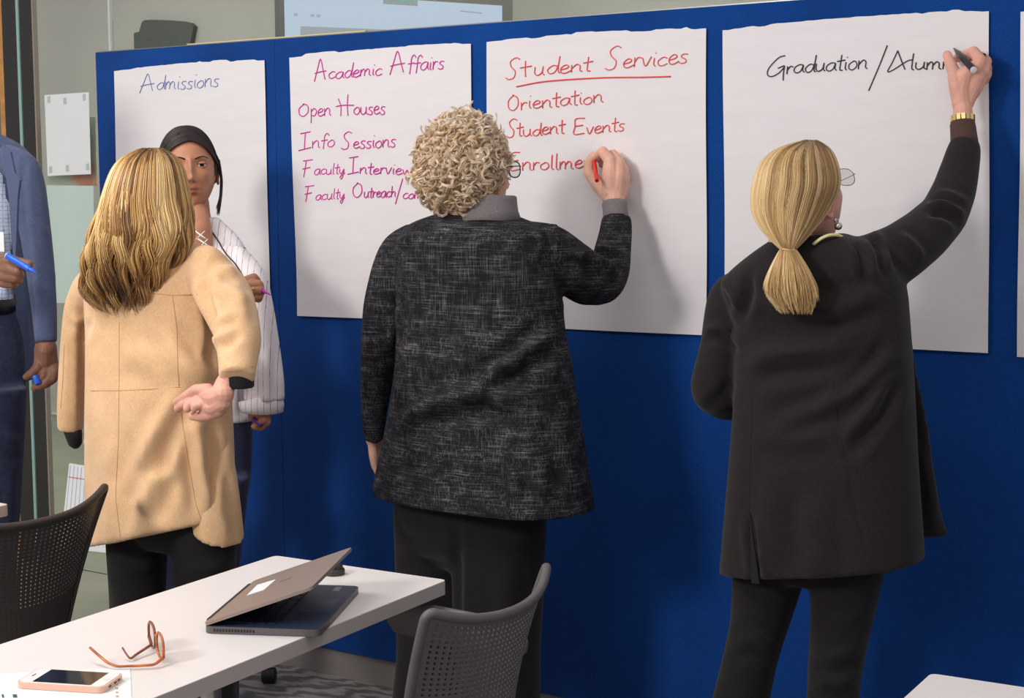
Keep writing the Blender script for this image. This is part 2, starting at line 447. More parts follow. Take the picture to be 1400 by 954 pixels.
# ---------------------------------------------------------------- blue partition board
XB0, XB1, ZB0, ZB1 = 0.0, 4.6, .085, 1.918
board = empty('display_board', (2.2, .04, 0), 'long free-standing blue felt partition board behind the standing women', 'board')
def felt_panel(x0, x1):
    mb = MB(); r = .002; pts = []
    for k in range(5):
        a = math.pi/2*k/4; pts.append((x0+r-r*math.cos(a), r-r*math.sin(a)+0.0))
    for k in range(5):
        a = math.pi/2*(4-k)/4; pts.append((x1-r+r*math.cos(a), r-r*math.sin(a)))
    pts += [(x1, .075), (x0, .075)]
    return mb.prism([(x, y, ZB0) for x, y in pts], (0,0,ZB1-ZB0))
XS = at(379,260,0)[0]
felt_panel(XB0, XS).build('felt_panel', M_felt, board, smooth=False)
felt_panel(XS+.0004, XB1).build('felt_panel', M_felt, board, smooth=False)
MB().box(((XB0+XB1)/2, .04, ZB1+.0018), ((XB1-XB0)/2, .034, .0018)).build('top_rail', M_alu, board, smooth=False)
MB().box(((XB0+XB1)/2+.01, .04, ZB0/2), ((XB1-XB0)/2-.02, .028, ZB0/2)).build('skirting', M_base, board, smooth=False)
MB().box((XB0-.004, .045, (ZB0+ZB1)/2), (.004, .03, (ZB1-ZB0)/2)).build('end_cap', M_darkmetal, board, smooth=False)
o = MB().box(((.42+1.05)/2, .056, ZB1+.0075), (.36, .014, .0038)).build('rail_highlight', plain('cream_highlight', (214,200,150), .5), smooth=False)  # added strip; its cream colour paints the highlights on the top rail
tag(o, 'cream strip added for the highlights along the top rail of the blue board', 'batten')

# ---------------------------------------------------------------- flip-chart sheets with handwriting
def flip_mat():
    t = NT('flipchart_paper', .75, spec=.25); n = t.noise(5, t.coord((1,1,5)), 3)
    t.col(t.ramp(n, [(.3, (226,221,222)), (.7, (231,226,227))])); return t.m
M_flip = flip_mat()
YP = -.004
def flip_sheet(tl, tr, br, bl, label, seed, parts=True):
    rg = random.Random(seed); nx, nz = 44, 30; G = {}
    T = [at(tl[0]+(tr[0]-tl[0])*i/nx, tl[1]+(tr[1]-tl[1])*i/nx, YP) for i in range(nx+1)]
    B = [at(bl[0]+(br[0]-bl[0])*i/nx, bl[1]+(br[1]-bl[1])*i/nx, YP) for i in range(nx+1)]
    bow = [.0015*math.sin(i*.31+seed)+.002*math.sin(i*.12+seed*2) for i in range(nx+1)]
    torn = []; cur = 0; lim = .0
    for i in range(nx+1):
        if rg.random() < .3: cur = rg.choice([0, .002, .004, .0065, .003])
        torn.append(cur*(1 if 3 < i < nx-2 else .2)+rg.uniform(0, .0014)+.005*math.sin(math.pi*i/nx))
    V = []
    for side in (0, 1):
        for j in range(nz+1):
            for i in range(nx+1):
                f = j/nz; p = T[i]*(1-f)+B[i]*f
                p = p+np.array([.0012*math.sin(f*7+seed+i*.0), 0, torn[i]*(1-f)**8])
                curl = -.010*max(0, f-.7)**2*(1+math.sin(i*.14+seed))*2
                V.append(p+[0, bow[i]*.5*f-.0022+curl-(side*.0007), 0])
    N = (nx+1)*(nz+1); F = []
    for j in range(nz):
        for i in range(nx):
            a = j*(nx+1)+i; q = (a, a+1, a+nx+2, a+nx+1); F.append(q); F.append(tuple(N+k for k in q[::-1]))
    for i in range(nx): F.append((i, N+i, N+i+1, i+1)); a = nz*(nx+1)+i; F.append((a, a+1, N+a+1, N+a))
    for j in range(nz): a = j*(nx+1); F.append((a, a+nx+1, N+a+nx+1, N+a)); a += nx; F.append((a, N+a, N+a+nx+1, a+nx+1))
    c = (T[nx//2]+B[nx//2])/2
    e = empty('flipchart_sheet', (c[0], YP, c[2]-.38), label, 'paper', None)
    recalc(MB().add(V, F)).build('sheet', M_flip, e, smooth=True, auto=40); return e
S1 = flip_sheet((156.5,97.5),(362,83),(370.5,428.5),(164,424), 'white flip chart sheet headed Admissions at the left end of the board', 1)
S2 = flip_sheet((396,79.5),(644,60.5),(650,441),(408,431.5), 'white flip chart sheet headed Academic Affairs with pink handwritten lines', 2)
S3 = flip_sheet((666,58),(966,40),(967,458),(669,445), 'white flip chart sheet headed Student Services with red writing', 3)
S4 = flip_sheet((989,42),(1353,16),(1352,482.5),(992,463), 'white flip chart sheet headed Graduation/Alumni in black marker', 4)
S5 = flip_sheet((1396.5,17),(1790,-12),(1786,512),(1391.5,487.5), 'blank white flip chart sheet cut off at the right edge of the photo', 5)

# handwriting: strokes of a loose hand, x along the line, y 0 = baseline, 1 = x-height, 2 = ascender
GL = {
'a': (1.0, [[(.9,.9),(.55,1),(.15,.7),(.1,.25),(.35,0),(.7,.2),(.9,.9),(.88,.3),(1.05,.02)]]),
'b': (.9, [[(.1,2),(.12,1),(.15,.05)],[(.15,.6),(.5,1),(.85,.6),(.6,.05),(.15,.1)]]),
'c': (.85, [[(.8,.85),(.5,1),(.12,.6),(.2,.1),(.5,0),(.85,.2)]]),
'd': (1.0, [[(.85,.85),(.5,.95),(.12,.5),(.3,.02),(.7,.2),(.92,1.1),(.98,2)],[(.98,2),(.92,.8),(.95,.15),(1.1,.02)]]),
'e': (.85, [[(.1,.45),(.6,.6),(.7,.85),(.45,1),(.12,.6),(.2,.1),(.5,0),(.9,.25)]]),
'f': (.75, [[(.95,1.75),(.7,2.1),(.45,1.7),(.42,.8),(.35,-.3)],[(.1,1),(.8,1.08)]]),
'h': (.95, [[(.1,2),(.12,1),(.12,0)],[(.12,.5),(.45,1),(.75,.8),(.75,.3),(.9,0)]]),
'i': (.4, [[(.2,1),(.18,.3),(.32,0)],[(.25,1.55),(.29,1.62)]]),
'l': (.42, [[(.2,2),(.18,1),(.2,.2),(.38,0)]]),
'm': (1.35, [[(.08,1),(.1,0)],[(.1,.5),(.35,1),(.55,.8),(.56,.02)],[(.56,.5),(.85,1),(1.08,.75),(1.1,.2),(1.3,0)]]),
'n': (.95, [[(.08,1),(.1,0)],[(.1,.5),(.45,1),(.72,.8),(.74,.2),(.92,0)]]),
'o': (.9, [[(.5,1),(.12,.65),(.15,.15),(.5,0),(.82,.4),(.7,.9),(.45,1)]]),
'p': (.9, [[(.12,1),(.14,0),(.12,-.85)],[(.14,.6),(.5,1),(.82,.6),(.55,.05),(.16,.15)]]),
'r': (.65, [[(.1,1),(.12,0)],[(.12,.5),(.35,.95),(.62,.9)]]),
's': (.75, [[(.7,.95),(.35,1),(.2,.7),(.55,.4),(.6,.08),(.3,-.05),(.05,.1)]]),
't': (.65, [[(.38,1.85),(.35,.8),(.36,.1),(.6,0)],[(.02,1.1),(.75,1.22)]]),
'u': (.95, [[(.08,1),(.1,.3),(.35,0),(.7,.3),(.78,1),(.78,.25),(.95,0)]]),
'v': (.8, [[(.05,1),(.35,0),(.75,1.05)]]),
'w': (1.25, [[(.05,.95),(.3,.05),(.6,.85),(.85,.05),(1.2,1.0)]]),
'y': (.9, [[(.08,1),(.15,.3),(.45,.1),(.75,.9),(.7,-.2),(.5,-.9),(.25,-.6),(.5,-.2),(.95,.2)]]),
'/': (.9, [[(.95,2.6),(.45,.9),(-.05,-.9)]]),
'A': (1.3, [[(.05,-.2),(.35,1.1),(.62,2.1),(.85,1.0),(1.05,-.1)],[(.1,.65),(.55,.75),(1.15,.8)]]),
'D': (1.3, [[(.62,2.1),(.3,.9),(.02,-.05),(.35,.1),(1.15,.95),(1.5,1.1)],[(.62,2.1),(.85,1.0),(1.05,.1)]]),
'E': (1.1, [[(1.0,2.0),(.25,1.95),(.18,1.0),(.1,0),(.95,.05)],[(.2,1.02),(.85,1.1)]]),
'F': (1.05, [[(.95,1.95),(.15,1.85)],[(.42,1.85),(.32,.9),(.2,-.15)],[(.1,.85),(.75,1.0)]]),
'G': (1.35, [[(1.25,2.05),(.8,1.9),(.2,1.0),(.1,.3),(.4,.0),(.9,.3),(1.25,.95),(.8,.8)],[(1.25,.95),(1.2,.2),(1.2,-.6)]]),
'H': (1.35, [[(.1,1.7),(.3,.9),(.3,-.1)],[(.9,2.1),(.85,1.0),(.9,-.1)],[(-.1,.9),(.5,1.0),(1.4,.95)]]),
'I': (1.0, [[(.1,1.9),(.9,2.0)],[(.5,1.95),(.45,1),(.42,0)],[(-.05,-.08),(.95,.12)]]),
'O': (1.2, [[(.65,1.75),(.15,1.1),(.2,.2),(.6,-.05),(1.0,.5),(.95,1.4),(.5,1.75)]]),
'P': (1.1, [[(.2,1.6),(.2,.6),(.15,-.9)],[(.2,.8),(.6,1.2),(.85,.7),(.5,.1),(.2,.2)]]),
'S': (1.2, [[(1.1,1.9),(.75,2.1),(.3,1.75),(.4,1.2),(.75,.7),(.65,.1),(.25,-.05),(-.05,.15)]]),
'T': (.9, [[(.45,2.0),(.42,.9),(.45,0)],[(0,1.15),(.95,1.3)]]),
}
def ink(name, rgb): return plain(name, rgb, .5)
def write(sheet_e, name, words, mat, rpx, bold=.0011):
    """words: (text, x0, y0, x1, y1, xheight_px, slant)"""
    for (txt, x0, y0, x1, y1, h, sl) in words:
        tot = sum(GL[c][0] if c != ' ' else .6 for c in txt); ux = np.array([x1-x0, y1-y0])/tot; pen = 0.0; mb = MB()
        for c in txt:
            if c == ' ': pen += .6; continue
            wd, strokes = GL[c]
            jy = random.uniform(-.08,.08); js = random.uniform(.92,1.1)
            for st in strokes:
                q = []
                for (gx, gy) in st:
                    gy = gy*js+jy; q.append((x0+ux[0]*(pen+gx)+sl*gy*h, y0+ux[1]*(pen+gx)-gy*h))
                stroke(mb, q, rpx)
            pen += wd
        mb.build('handwritten_word', mat, sheet_e)
def stroke(mb, q, rpx, yy=YP-.0042):
    q = np.array(q, float)
    if len(q) > 2:                                       # Catmull-Rom through the points
        Q = np.r_[[2*q[0]-q[1]], q, [2*q[-1]-q[-2]]]; out = []
        for k in range(1, len(Q)-2):
            for t_ in np.linspace(0, 1, 5, endpoint=False):
                a, b, c_, d = Q[k-1:k+3]
                out.append(.5*((2*b)+(-a+c_)*t_+(2*a-5*b+4*c_-d)*t_*t_+(-a+3*b-3*c_+d)*t_**3))
        out.append(Q[-2]); q = np.array(out)
    P = np.array([at(x, y, yy) for x, y in q]); r = rpx*depth(P[0])/F_PX
    mb.tube(P, r, 5, flat=.35 if False else 1.0)
M_blueink = ink('faded_blue_ink', (112,128,186)); M_pink = ink('magenta_ink', (214,42,158)); M_red = ink('red_ink', (232,84,84)); M_blk = ink('black_ink', (34,34,38))
write(S1, 'w', [('A',190,125,213,122,11.5,.05),('dmissions',213,123,299,118,10.5,.1)], M_blueink, .55)
write(S2, 'w', [('A',429,110,448,108,14,0),('cademic',448,108,522,102,9.5,.1),('A',532,100,556,97,13.5,.0),('ffairs',556,98,607,94,10.5,.08),
 ('O',407,160,424,158,10,0),('pen',424,159,453,157,10,0),('H',461,158,483,157,13,0),('ouses',483,157,527,156,10,0),
 ('I',409,204,426,202,11,0),('nfo',426,203,458,200,9,.05),('S',467,203,482,202,11,0),('essions',482,202,541,201,9.5,.05),
 ('F',412,240,429,239,11,0),('aculty',429,239,471,237,7.5,.1),('I',476,237,491,236,11,0),('nterviews',491,238,572,238,8,.1),
 ('F',415,274,431,273,11,0),('aculty',431,273,471,271,7.5,.1),('O',481,270,497,269,10,0),('utreach',497,270,541,269,8,.1),('/',541,270,550,270,9,0),('comm',550,272,590,270,7,.1)], M_pink, .75)
write(S3, 'w', [('S',692,108,711,106,14,.05),('T',711,106,726,105,10,0),('u',729,104,744,103,11,.1),('dent',746,102,808,96,11,.08),
 ('S',828,95,850,92,14,.05),('ervices',850,94,940,86,12,.1),
 ('O',693,151,711,150,11,0),('rientation',711,150,825,140,10,.0),('S',693,187,708,186,11,0),('tudent',706,187,772,182,9.5,0),
 ('E',783,184,801,183,11,0),('vents',801,183,854,178,9.5,.05),('E',697,233,712,232,11,0),('nrollmen',713,233,812,229,10.5,.03),('t',812,229,826,228,12,.1)], M_red, .8)
mb = MB(); stroke(mb, [(706,118.5),(740,112),(780,108.5),(830,106),(880,105.5),(917,104.5)], 1.0)
mb.build('underline', M_red, S3)
write(S4, 'w', [('G',1047,105,1074,101,12.5,.05),('raduation',1074,101,1186,94,11,.12),('D',1213,98,1243,97,13.5,0),('lumn',1243,96,1303,93,10.5,.12)], M_blk, .85)
mb = MB(); stroke(mb, [(1213,62),(1202,90),(1187.5,124)], .95)
mb.build('slash', M_blk, S4)

# ================================================================ FURNITURE AND SMALL THINGS
M_top = plain('white_laminate', (226,219,216), .38, var=.01, scale=3)
M_edge = plain('grey_edge_band', (176,168,163), .5)
M_chrome = plain('chrome', (200,200,200), .18, 1)
M_blackpl = plain('black_plastic', (34,32,32), .5)
M_chair1 = plain('dark_brown_grey_plastic', (58,52,48), .5, var=.04, scale=60)
M_chair2 = plain('dark_grey_plastic_shell', (92,87,88), .5, var=.04, scale=60)

def training_table(A, B, Cc, D, label, zt=.735, th=.027, legs=()):
    """A..D corners of the top at height zt"""
    c = (np.array(A)+B+Cc+D)/4
    e = empty('training_table', (c[0], c[1], 0), label, 'table')
    P = [np.array([p[0], p[1], zt]) for p in (A, B, Cc, D)]
    u = []
    for i in range(4):                                   # small rounded corners
        p, a, b = P[i], P[i-1], P[(i+1) % 4]; r = .012
        p0 = p+nrm(a-p)*r; p1 = p+nrm(b-p)*r
        for t_ in (0,.33,.66,1): u.append((1-t_)**2*p0+2*t_*(1-t_)*p+t_*t_*p1)
    u = np.array(u)
    ctr = u.mean(0); inner = u+(ctr-u)/np.linalg.norm(ctr-u, axis=1)[:,None]*.001
    MB().prism(inner-[0,0,.003], (0,0,.003)).build('table_top', M_top, e, smooth=False)
    MB().prism(u-[0,0,th], (0,0,th-.0012)).build('edge_band', M_edge, e, smooth=False)
    for (x, y, yaw) in legs:
        d = np.array([math.cos(yaw), math.sin(yaw), 0]); pz = zt-th
        MB().tube([(x,y,.07),(x,y,.35),(x,y,pz)], .019, 20).build('leg', M_chrome, e, auto=50)
        MB().box((x,y,pz-.01), (.13,.03,.01), rot=[[d[0],-d[1],0],[d[1],d[0],0],[0,0,1]]).build('bracket', M_blackpl, e, smooth=False)
        f = np.array([x,y,.075]); MB().tube([f-d*.2, f-d*.19, f, f+d*.19, f+d*.2], [.008,.016,.02,.016,.008], 12).build('foot', M_blackpl, e, auto=50)
        for s in (-1,1):
            cst = f+d*.19*s+np.array([0,0,-.045]); q = np.array([-d[1], d[0], 0])
            MB().tube([cst-q*.022, cst-q*.018, cst+q*.018, cst+q*.022], [.02,.029,.029,.02], 20).build('caster', M_blackpl, e, auto=50)
    return e
training_table((1.864,-1.213), (2.276,-1.185), (2.37,-2.69), (1.96,-2.71), 'long white training table with laptop, phone and eyeglasses on it', legs=[(2.06,-1.60,0.03),(2.16,-2.45,0.03)])
training_table((3.239,-1.246), (4.45,-1.16), (4.50,-1.66), (3.262,-1.75), 'white table corner at the bottom right edge of the photo', legs=[(3.5,-1.48,1.6),(4.3,-1.42,1.6)])
training_table((-.5,-1.19), (.975,-1.168), (.99,-1.62), (-.48,-1.64), 'white table mostly hidden behind the left mesh-back chair', legs=[(-.3,-1.4,1.6),(.60,-1.4,1.6)])

def task_chair(pos, yaw, mat, label, arms=(.62,.62), seed=0, zt=.80, hw=(.155,.20), wing=.02, holes=(.36,.44), lean=.055):
    """front of the chair looks along yaw"""
    e = empty('task_chair', (pos[0], pos[1], 0), label, 'chair')
    f = np.array([math.cos(yaw), math.sin(yaw), 0]); s = np.array([-math.sin(yaw), math.cos(yaw), 0]); o = np.array([pos[0], pos[1], 0])
    W = lambda x, y, z: o+f*x+s*y+np.array([0,0,z])
    def shell(u, v, off=0.0):
        v0 = v
        y = u*(hw[0]+(hw[1]-hw[0])*v)*(1+0.0*u*u)
        x = -.215-lean*v+.02*math.sin(v*2.6)+(.085-.035*v)*u*u-off
        z = .46+(zt-.46)*v+wing*abs(u)**3*v**2-.012*(1-u*u)*v
        return W(x, y, z)
    nu, nv = 30, 34; V = []; F = []
    # lattice with holes, thickness 3.5 mm
    g = [[[shell(-.93+1.86*i/nu, .03+.935*j/nv, o_) for i in range(nu+1)] for j in range(nv+1)] for o_ in (-.0018,.0018)]
    mb = MB()
    for j in range(nv):
        for i in range(nu):
            solid = (v_s(j, nv) and ((i+j) % 2 == 1) and j < nv*.42 and ((i*7+j*3) % 5 == 0))
            cs = []
            for L in (0, 1):
                q = [g[L][j][i], g[L][j][i+1], g[L][j+1][i+1], g[L][j+1][i]]; c = sum(q)/4
                sz = holes[1] if j > nv*.4 else holes[0]
                cs.append((q, [c+(p-c)*sz for p in q]))
            V = cs[0][0]+cs[0][1]+cs[1][0]+cs[1][1]; F = []
            for k in range(4):
                k2 = (k+1) % 4
                F += [(k, k2, 4+k2, 4+k), (8+k2, 8+k, 12+k, 12+k2), (4+k, 4+k2, 12+k2, 12+k)]
            mb.add(V, np.array(F))
    mb.build('mesh_back', mat, e, smooth=False)
    # frame: closed rim around the shell
    path = []
    for k in range(17): path.append(shell(1-0*k, .02+.93*k/16))
    for k in range(1, 9): a = math.pi/2*k/8; path.append(shell(1-.07*(1-math.cos(a)), .95+.05*math.sin(a)))
    for k in range(1, 30): path.append(shell(.93-1.86*k/30, 1.0))
    for k in range(0, 9): a = math.pi/2*(8-k)/8; path.append(shell(-(1-.07*(1-math.cos(a))), .95+.05*math.sin(a)))
    for k in range(1, 17): path.append(shell(-1, .95-.93*k/16))
    for k in range(1, 14): path.append(shell(-1+2*k/14, .02))
    path.append(path[0])
    MB().tube(path, .0085, 10).build('rim', mat, e)
    for sg in (-1, 1):                                   # broad solid margins
        R = [[shell(sg*u_, v_, o_) for (u_, o_) in ((.92,.003),(1.0,.004),(1.0,-.004),(.92,-.003))] for v_ in np.linspace(.02,.99,24)]
        MB().rings(R).build('side_band', mat, e, auto=40)
    R = [[shell(u_, v_, o_) for (v_, o_) in ((.955,.003),(1.0,.004),(1.0,-.004),(.955,-.003))] for u_ in np.linspace(-.95,.95,30)]
    MB().rings(R).build('top_band', mat, e, auto=40)
    sp = [W(-.235,0,.49), W(-.22,0,.445), W(-.17,0,.415), W(-.05,0,.405)]
    MB().tube(smoothpath(sp, 20), .022, 12, flat=.6).build('back_bar', M_blackpl, e)
    # seat
    ring = []
    for k in range(32):
        a = 2*math.pi*k/32; c_, s_ = math.cos(a), math.sin(a)
        ring.append((.215*abs(c_)**.65*(1 if c_ > 0 else -1), .225*abs(s_)**.65*(1 if s_ > 0 else -1)))
    rr = [[W(x*q+.01, y*q, z_-(.012*(x/.2)**2)) for x, y in ring] for q, z_ in ((.86,.415),(.97,.42),(1,.437),(.97,.455),(.8,.466),(.3,.462))]
    MB().rings(rr).build('seat', mat, e)
    MB().tube([W(0,0,.10), W(0,0,.25), W(0,0,.26), W(0,0,.41)], [.028,.028,.018,.02], 16).build('gas_lift', M_chrome, e, auto=40)
    for k in range(5):
        a = yaw+.3+2*math.pi*k/5; d = np.array([math.cos(a), math.sin(a), 0])
        MB().tube([o+d*.02+[0,0,.105], o+d*.15+[0,0,.095], o+d*.27+[0,0,.07]], [.026,.02,.014], 10, flat=.8).build('leg', M_blackpl, e)
        c = o+d*.275+np.array([0,0,.031]); q = np.array([-d[1], d[0], 0])
        MB().tube([c-q*.026, c-q*.02, c-q*.004, c+q*.004, c+q*.02, c+q*.026], [.022,.03,.03,.03,.03,.022], 20).build('caster', M_blackpl, e, auto=50)
    for sg, ah in ((-1, arms[0]), (1, arms[1])):
        if ah is None: continue
        y = sg*.205
        P = [W(-.02,sg*.16,.425), W(-.03,y,.44), W(-.04,y,.50), W(-.02,y,ah-.02)]
        a = MB().tube(smoothpath(P, 14), [.016]*14, 10, flat=.6).build('arm_support', M_blackpl, e)
        L = [W(.16,y,ah), W(.145,y,ah+.002), W(.05,y,ah+.004), W(-.06,y,ah), W(-.14,y,ah-.006), W(-.155,y,ah-.008)]
        MB().tube(L, [.012,.028,.036,.038,.03,.012], 16, flat=.32, ref=s).build('arm_pad', mat, e)
    return e
def v_s(j, n): return j > 2
task_chair((2.332,-1.429), math.pi+.03, M_chair2, 'dark grey mesh-back task chair in front of the curly-haired woman', arms=(.655,.57), zt=.79, hw=(.15,.185), wing=.022, holes=(.46,.52))
task_chair((1.12,-1.405), math.pi, M_chair1, 'dark brown-grey mesh-back chair at the left, in front of the tan coat', arms=(None,None), zt=.795, hw=(.15,.225), wing=.028, holes=(.2,.42), lean=.055)

cc = np.array([.846,-.15,.024]); e = empty('caster_wheel', (.846,-.15,0), 'small black caster wheel on the carpet in front of the board skirting', 'wheel')
MB().tube([cc+[-.018,-.012,0], cc+[-.015,-.010,0], cc+[.015,.010,0], cc+[.018,.012,0]], [.017,.0235,.0235,.017], 24).build('tread', M_blackpl, e, auto=40)
MB().tube([cc+[-.0195,-.013,0], cc+[.0195,.013,0]], .006, 12).build('axle', M_chair2, e, auto=40)
# laptop
A0 = np.array([2.1475,-1.6994,.735]); AB = nrm(np.array([.895,.446,0])); BC = np.array([-AB[1], AB[0], 0]); UP = np.array([0,0,1.])
LW, LD = .292, .200
lp = empty('laptop', A0+AB*LD/2+BC*LW/2, 'half-closed grey-brown laptop with a white sticker on its lid', 'laptop')
M_lap = plain('grey_laptop_shell', (98,92,94), .42, .3); M_lid = plain('brown_grey_lid', (150,134,126), .4, .35, var=.02, scale=300)
M_deck = plain('dark_navy_deck', (44,54,78), .42); M_key = plain('black_keys', (22,34,52), .4); M_lcd = plain('dark_screen', (10,12,16), .12)
MB().rbox(A0+AB*LD/2+BC*LW/2+UP*.0067, AB, BC, UP, (LD/2, LW/2, .0057), .012, 5).build('base', M_lap, lp, smooth=False)
MB().rbox(A0+AB*LD/2+BC*LW/2+UP*.0127, AB, BC, UP, (LD/2-.002, LW/2-.002, .0004), .011, 5).build('deck', M_deck, lp, smooth=False)
kb = None
for r in range(5):
    n = (14, 14, 13, 12, 8)[r]; wdt_ = (LW-.05)/n
    for k in range(n):
        wk = wdt_*.84; c = A0+AB*(.035+r*.0185)+BC*(.025+wdt_*(k+.5))+UP*.0138
        if r == 4 and k in (3, 4): wk = wdt_*.98
        MB().rbox(c, AB, BC, UP, (.0078, wk/2, .0009), .0015, 2).build('key', M_key, lp, smooth=False)
MB().rbox(A0+AB*.160+BC*LW/2+UP*.0133, AB, BC, UP, (.028,.046,.0003), .004, 3).build('touchpad', plain('navy_touchpad', (36,46,72), .35), lp, smooth=False)
MB().rbox(A0+AB*.165+BC*.262+UP*.0133, AB, BC, UP, (.006,.015,.0003), .001, 2).build('palm_rest_sticker', plain('silver_sticker', (150,156,170), .4), lp, smooth=False)
for k in range(14): MB().box(A0+AB*(.018+k*.0052)-BC*.0004+UP*.0067, (.0013,.0008,.0022), rot=np.array([AB,BC,UP]).T).build('vent_slot', M_blackpl, lp, smooth=False)
al = math.radians(20); o_ = AB*math.cos(al)+UP*math.sin(al); nl_ = -AB*math.sin(al)+UP*math.cos(al); H = A0+UP*.0148
MB().rbox(H+o_*LD/2+BC*LW/2, o_, BC, nl_, (LD/2, LW/2, .0026), .01, 5).build('lid', M_lid, lp, smooth=False)
MB().rbox(H+o_*LD/2+BC*LW/2-nl_*.0029, o_, BC, nl_, (LD/2-.008, LW/2-.006, .0003), .004, 3).build('screen', M_lcd, lp, smooth=False)
MB().tube([H+BC*.03-UP*.001, H+BC*(LW-.03)-UP*.001], .0055, 12).build('hinge', M_blackpl, lp, auto=40)
def lidpt(x, y):                                         # point of the lid surface seen at a pixel
    d = ray(x, y); q = H+nl_*.0029; return CAM+d*(((q-CAM)@nl_)/(d@nl_))
st_ = np.array([lidpt(x, y) for x, y in ((337.5,814),(352,799.5),(377.5,792),(361,806.5))])
MB().prism(st_, nl_*.0006).build('lid_sticker', plain('white_sticker', (228,228,230), .5), lp, smooth=False)
for a_, b_ in (((382,795.5),(388,793)),((391,792.5),(397,789.5))):
    p, q = lidpt(*a_), lidpt(*b_); MB().prism([p, q, q+o_*.004, p+o_*.004], nl_*.0004).build('lid_mark', plain('dark_mark', (112,98,92), .5), lp, smooth=False)

# small dark puck
pc = atz(457, 785, .735); pk = empty('puck', pc, 'small dark round puck behind the laptop on the white table', 'speaker')
th = lambda r, z, n=28: [pc+[r*math.cos(2*math.pi*k/n), r*math.sin(2*math.pi*k/n), z] for k in range(n)]
MB().rings([th(.019,0),th(.0205,.002),th(.0205,.010),th(.019,.012)]).build('base', M_chair1, pk, auto=40)
MB().rings([th(.017,.012),th(.0165,.018),th(.012,.021),th(.004,.0215)]).build('cap', M_blackpl, pk, auto=40)

# smartphone on the paper
M_white = plain('white_glass', (236,234,232), .2); M_rose = plain('rose_case', (226,180,158), .4)
p1, p2, p3 = atz(20.5,934,.744), atz(134,941,.744), atz(156,917,.744)
ex = nrm(p2-p1); Lx = .142; Ly = .072; ey = np.array([-ex[1], ex[0], 0]); pc = p1+ex*Lx/2+ey*Ly/2; pc[2] = .7365
ph = empty('smartphone', pc, 'white-faced smartphone in a rose case lying on the paper', 'phone')
MB().rbox(pc+UP*.0045, ex, ey, UP, (Lx/2, Ly/2, .0045), .011, 6).build('case', M_rose, ph, smooth=False)
MB().rbox(pc+UP*.0092, ex, ey, UP, (Lx/2-.003, Ly/2-.003, .0006), .009, 6).build('front_glass', M_white, ph, smooth=False)
MB().rbox(pc+UP*.0099+ex*.001, ex, ey, UP, (.047, Ly/2-.006, .0002), .0005, 2).build('screen', plain('black_screen', (20,22,30), .06), ph, smooth=False)
MB().tube([pc+ex*.059+UP*.0097, pc+ex*.059+UP*.0101], .0055, 20).build('home_button', plain('button_white', (222,218,214), .3), ph, auto=30)
MB().box(pc-ex*.059+UP*.0099, (.0008,.006,.0003), rot=np.array([ex,ey,UP]).T).build('earpiece', M_blackpl, ph, smooth=False)
for k in (-.014, .004, .016): MB().box(pc+ex*(Lx/2)+ey*k+UP*.0045, (.0006,.004,.0012), rot=np.array([ex,ey,UP]).T).build('port', M_blackpl, ph, smooth=False)

# sheets under the phone
def flatsheet(px, z, name, mat, label):
    P = [atz(x, y, z) for x, y in px]; o = MB().prism(P, (0,0,.0005)).build(name, mat, smooth=False); return tag(o, label, 'paper')
pa = empty('document', atz(100,930,.7355), 'white printed document under the smartphone on the table', 'paper')
MB().prism([atz(x, y, .7355) for x, y in ((-30,923),(178,912.5),(181,980),(-40,985))], (0,0,.0005)).build('sheet', M_paperwhite, pa, smooth=False)
M_green = plain('green_print', (30,92,70), .6); M_faint = plain('tan_print', (196,160,140), .6)
def mark(px, mat): MB().prism([atz(x, y, .7361) for x, y in px], (0,0,.0002)).build('print', mat, pa, smooth=False)
for k, x in enumerate((2, 17, 20)): mark([(x,949),(x+3,949),(x+4,953.5),(x+1,953.5)], M_green)
for k in range(4): mark([(157+k*.4,934+k*5.5),(161+k*.4,934+k*5.5),(161.5+k*.4,936.5+k*5.5),(157.5+k*.4,936.5+k*5.5)], M_faint)
def specs(parent, F3, ex_, ey_, ez_, mat, glass, sc=1.0, fold=0, r=.0016, temple_tip=.0, half_w=.068):
    """eyeglasses: origin F3 = bridge; ex = wearer's side axis, ey = forward, ez = up"""
    for sg in (-1, 1):
        c = F3+ex_*sg*.034*sc
        P = []
        for k in range(25):
            a = 2*math.pi*k/24; c_, s_ = math.cos(a), math.sin(a)
            P.append(c+ex_*(.026*sc*abs(c_)**.8*np.sign(c_))+ez_*(.019*sc*abs(s_)**.8*np.sign(s_)))
        MB().tube(P, r, 8, cap=False).build('rim', mat, parent)
        if glass: MB().prism(P[:-1], ey_*.0008).build('lens', glass, parent, smooth=False)
        h = F3+ex_*sg*half_w*sc+ez_*.008*sc
        tip = [c+ex_*sg*.025*sc+ez_*.008*sc, h, h-ey_*.05, h-ey_*.095, h-ey_*.115-ez_*.012, h-ey_*.135-ez_*.035]
        MB().tube(smoothpath(tip, 22), r*1.1, 8, flat=.7).build('temple', mat, parent)
    MB().tube(smoothpath([F3-ex_*.009*sc+ez_*.004, F3+ez_*.008+ey_*.002, F3+ex_*.009*sc+ez_*.004], 8), r, 8).build('bridge', mat, parent)
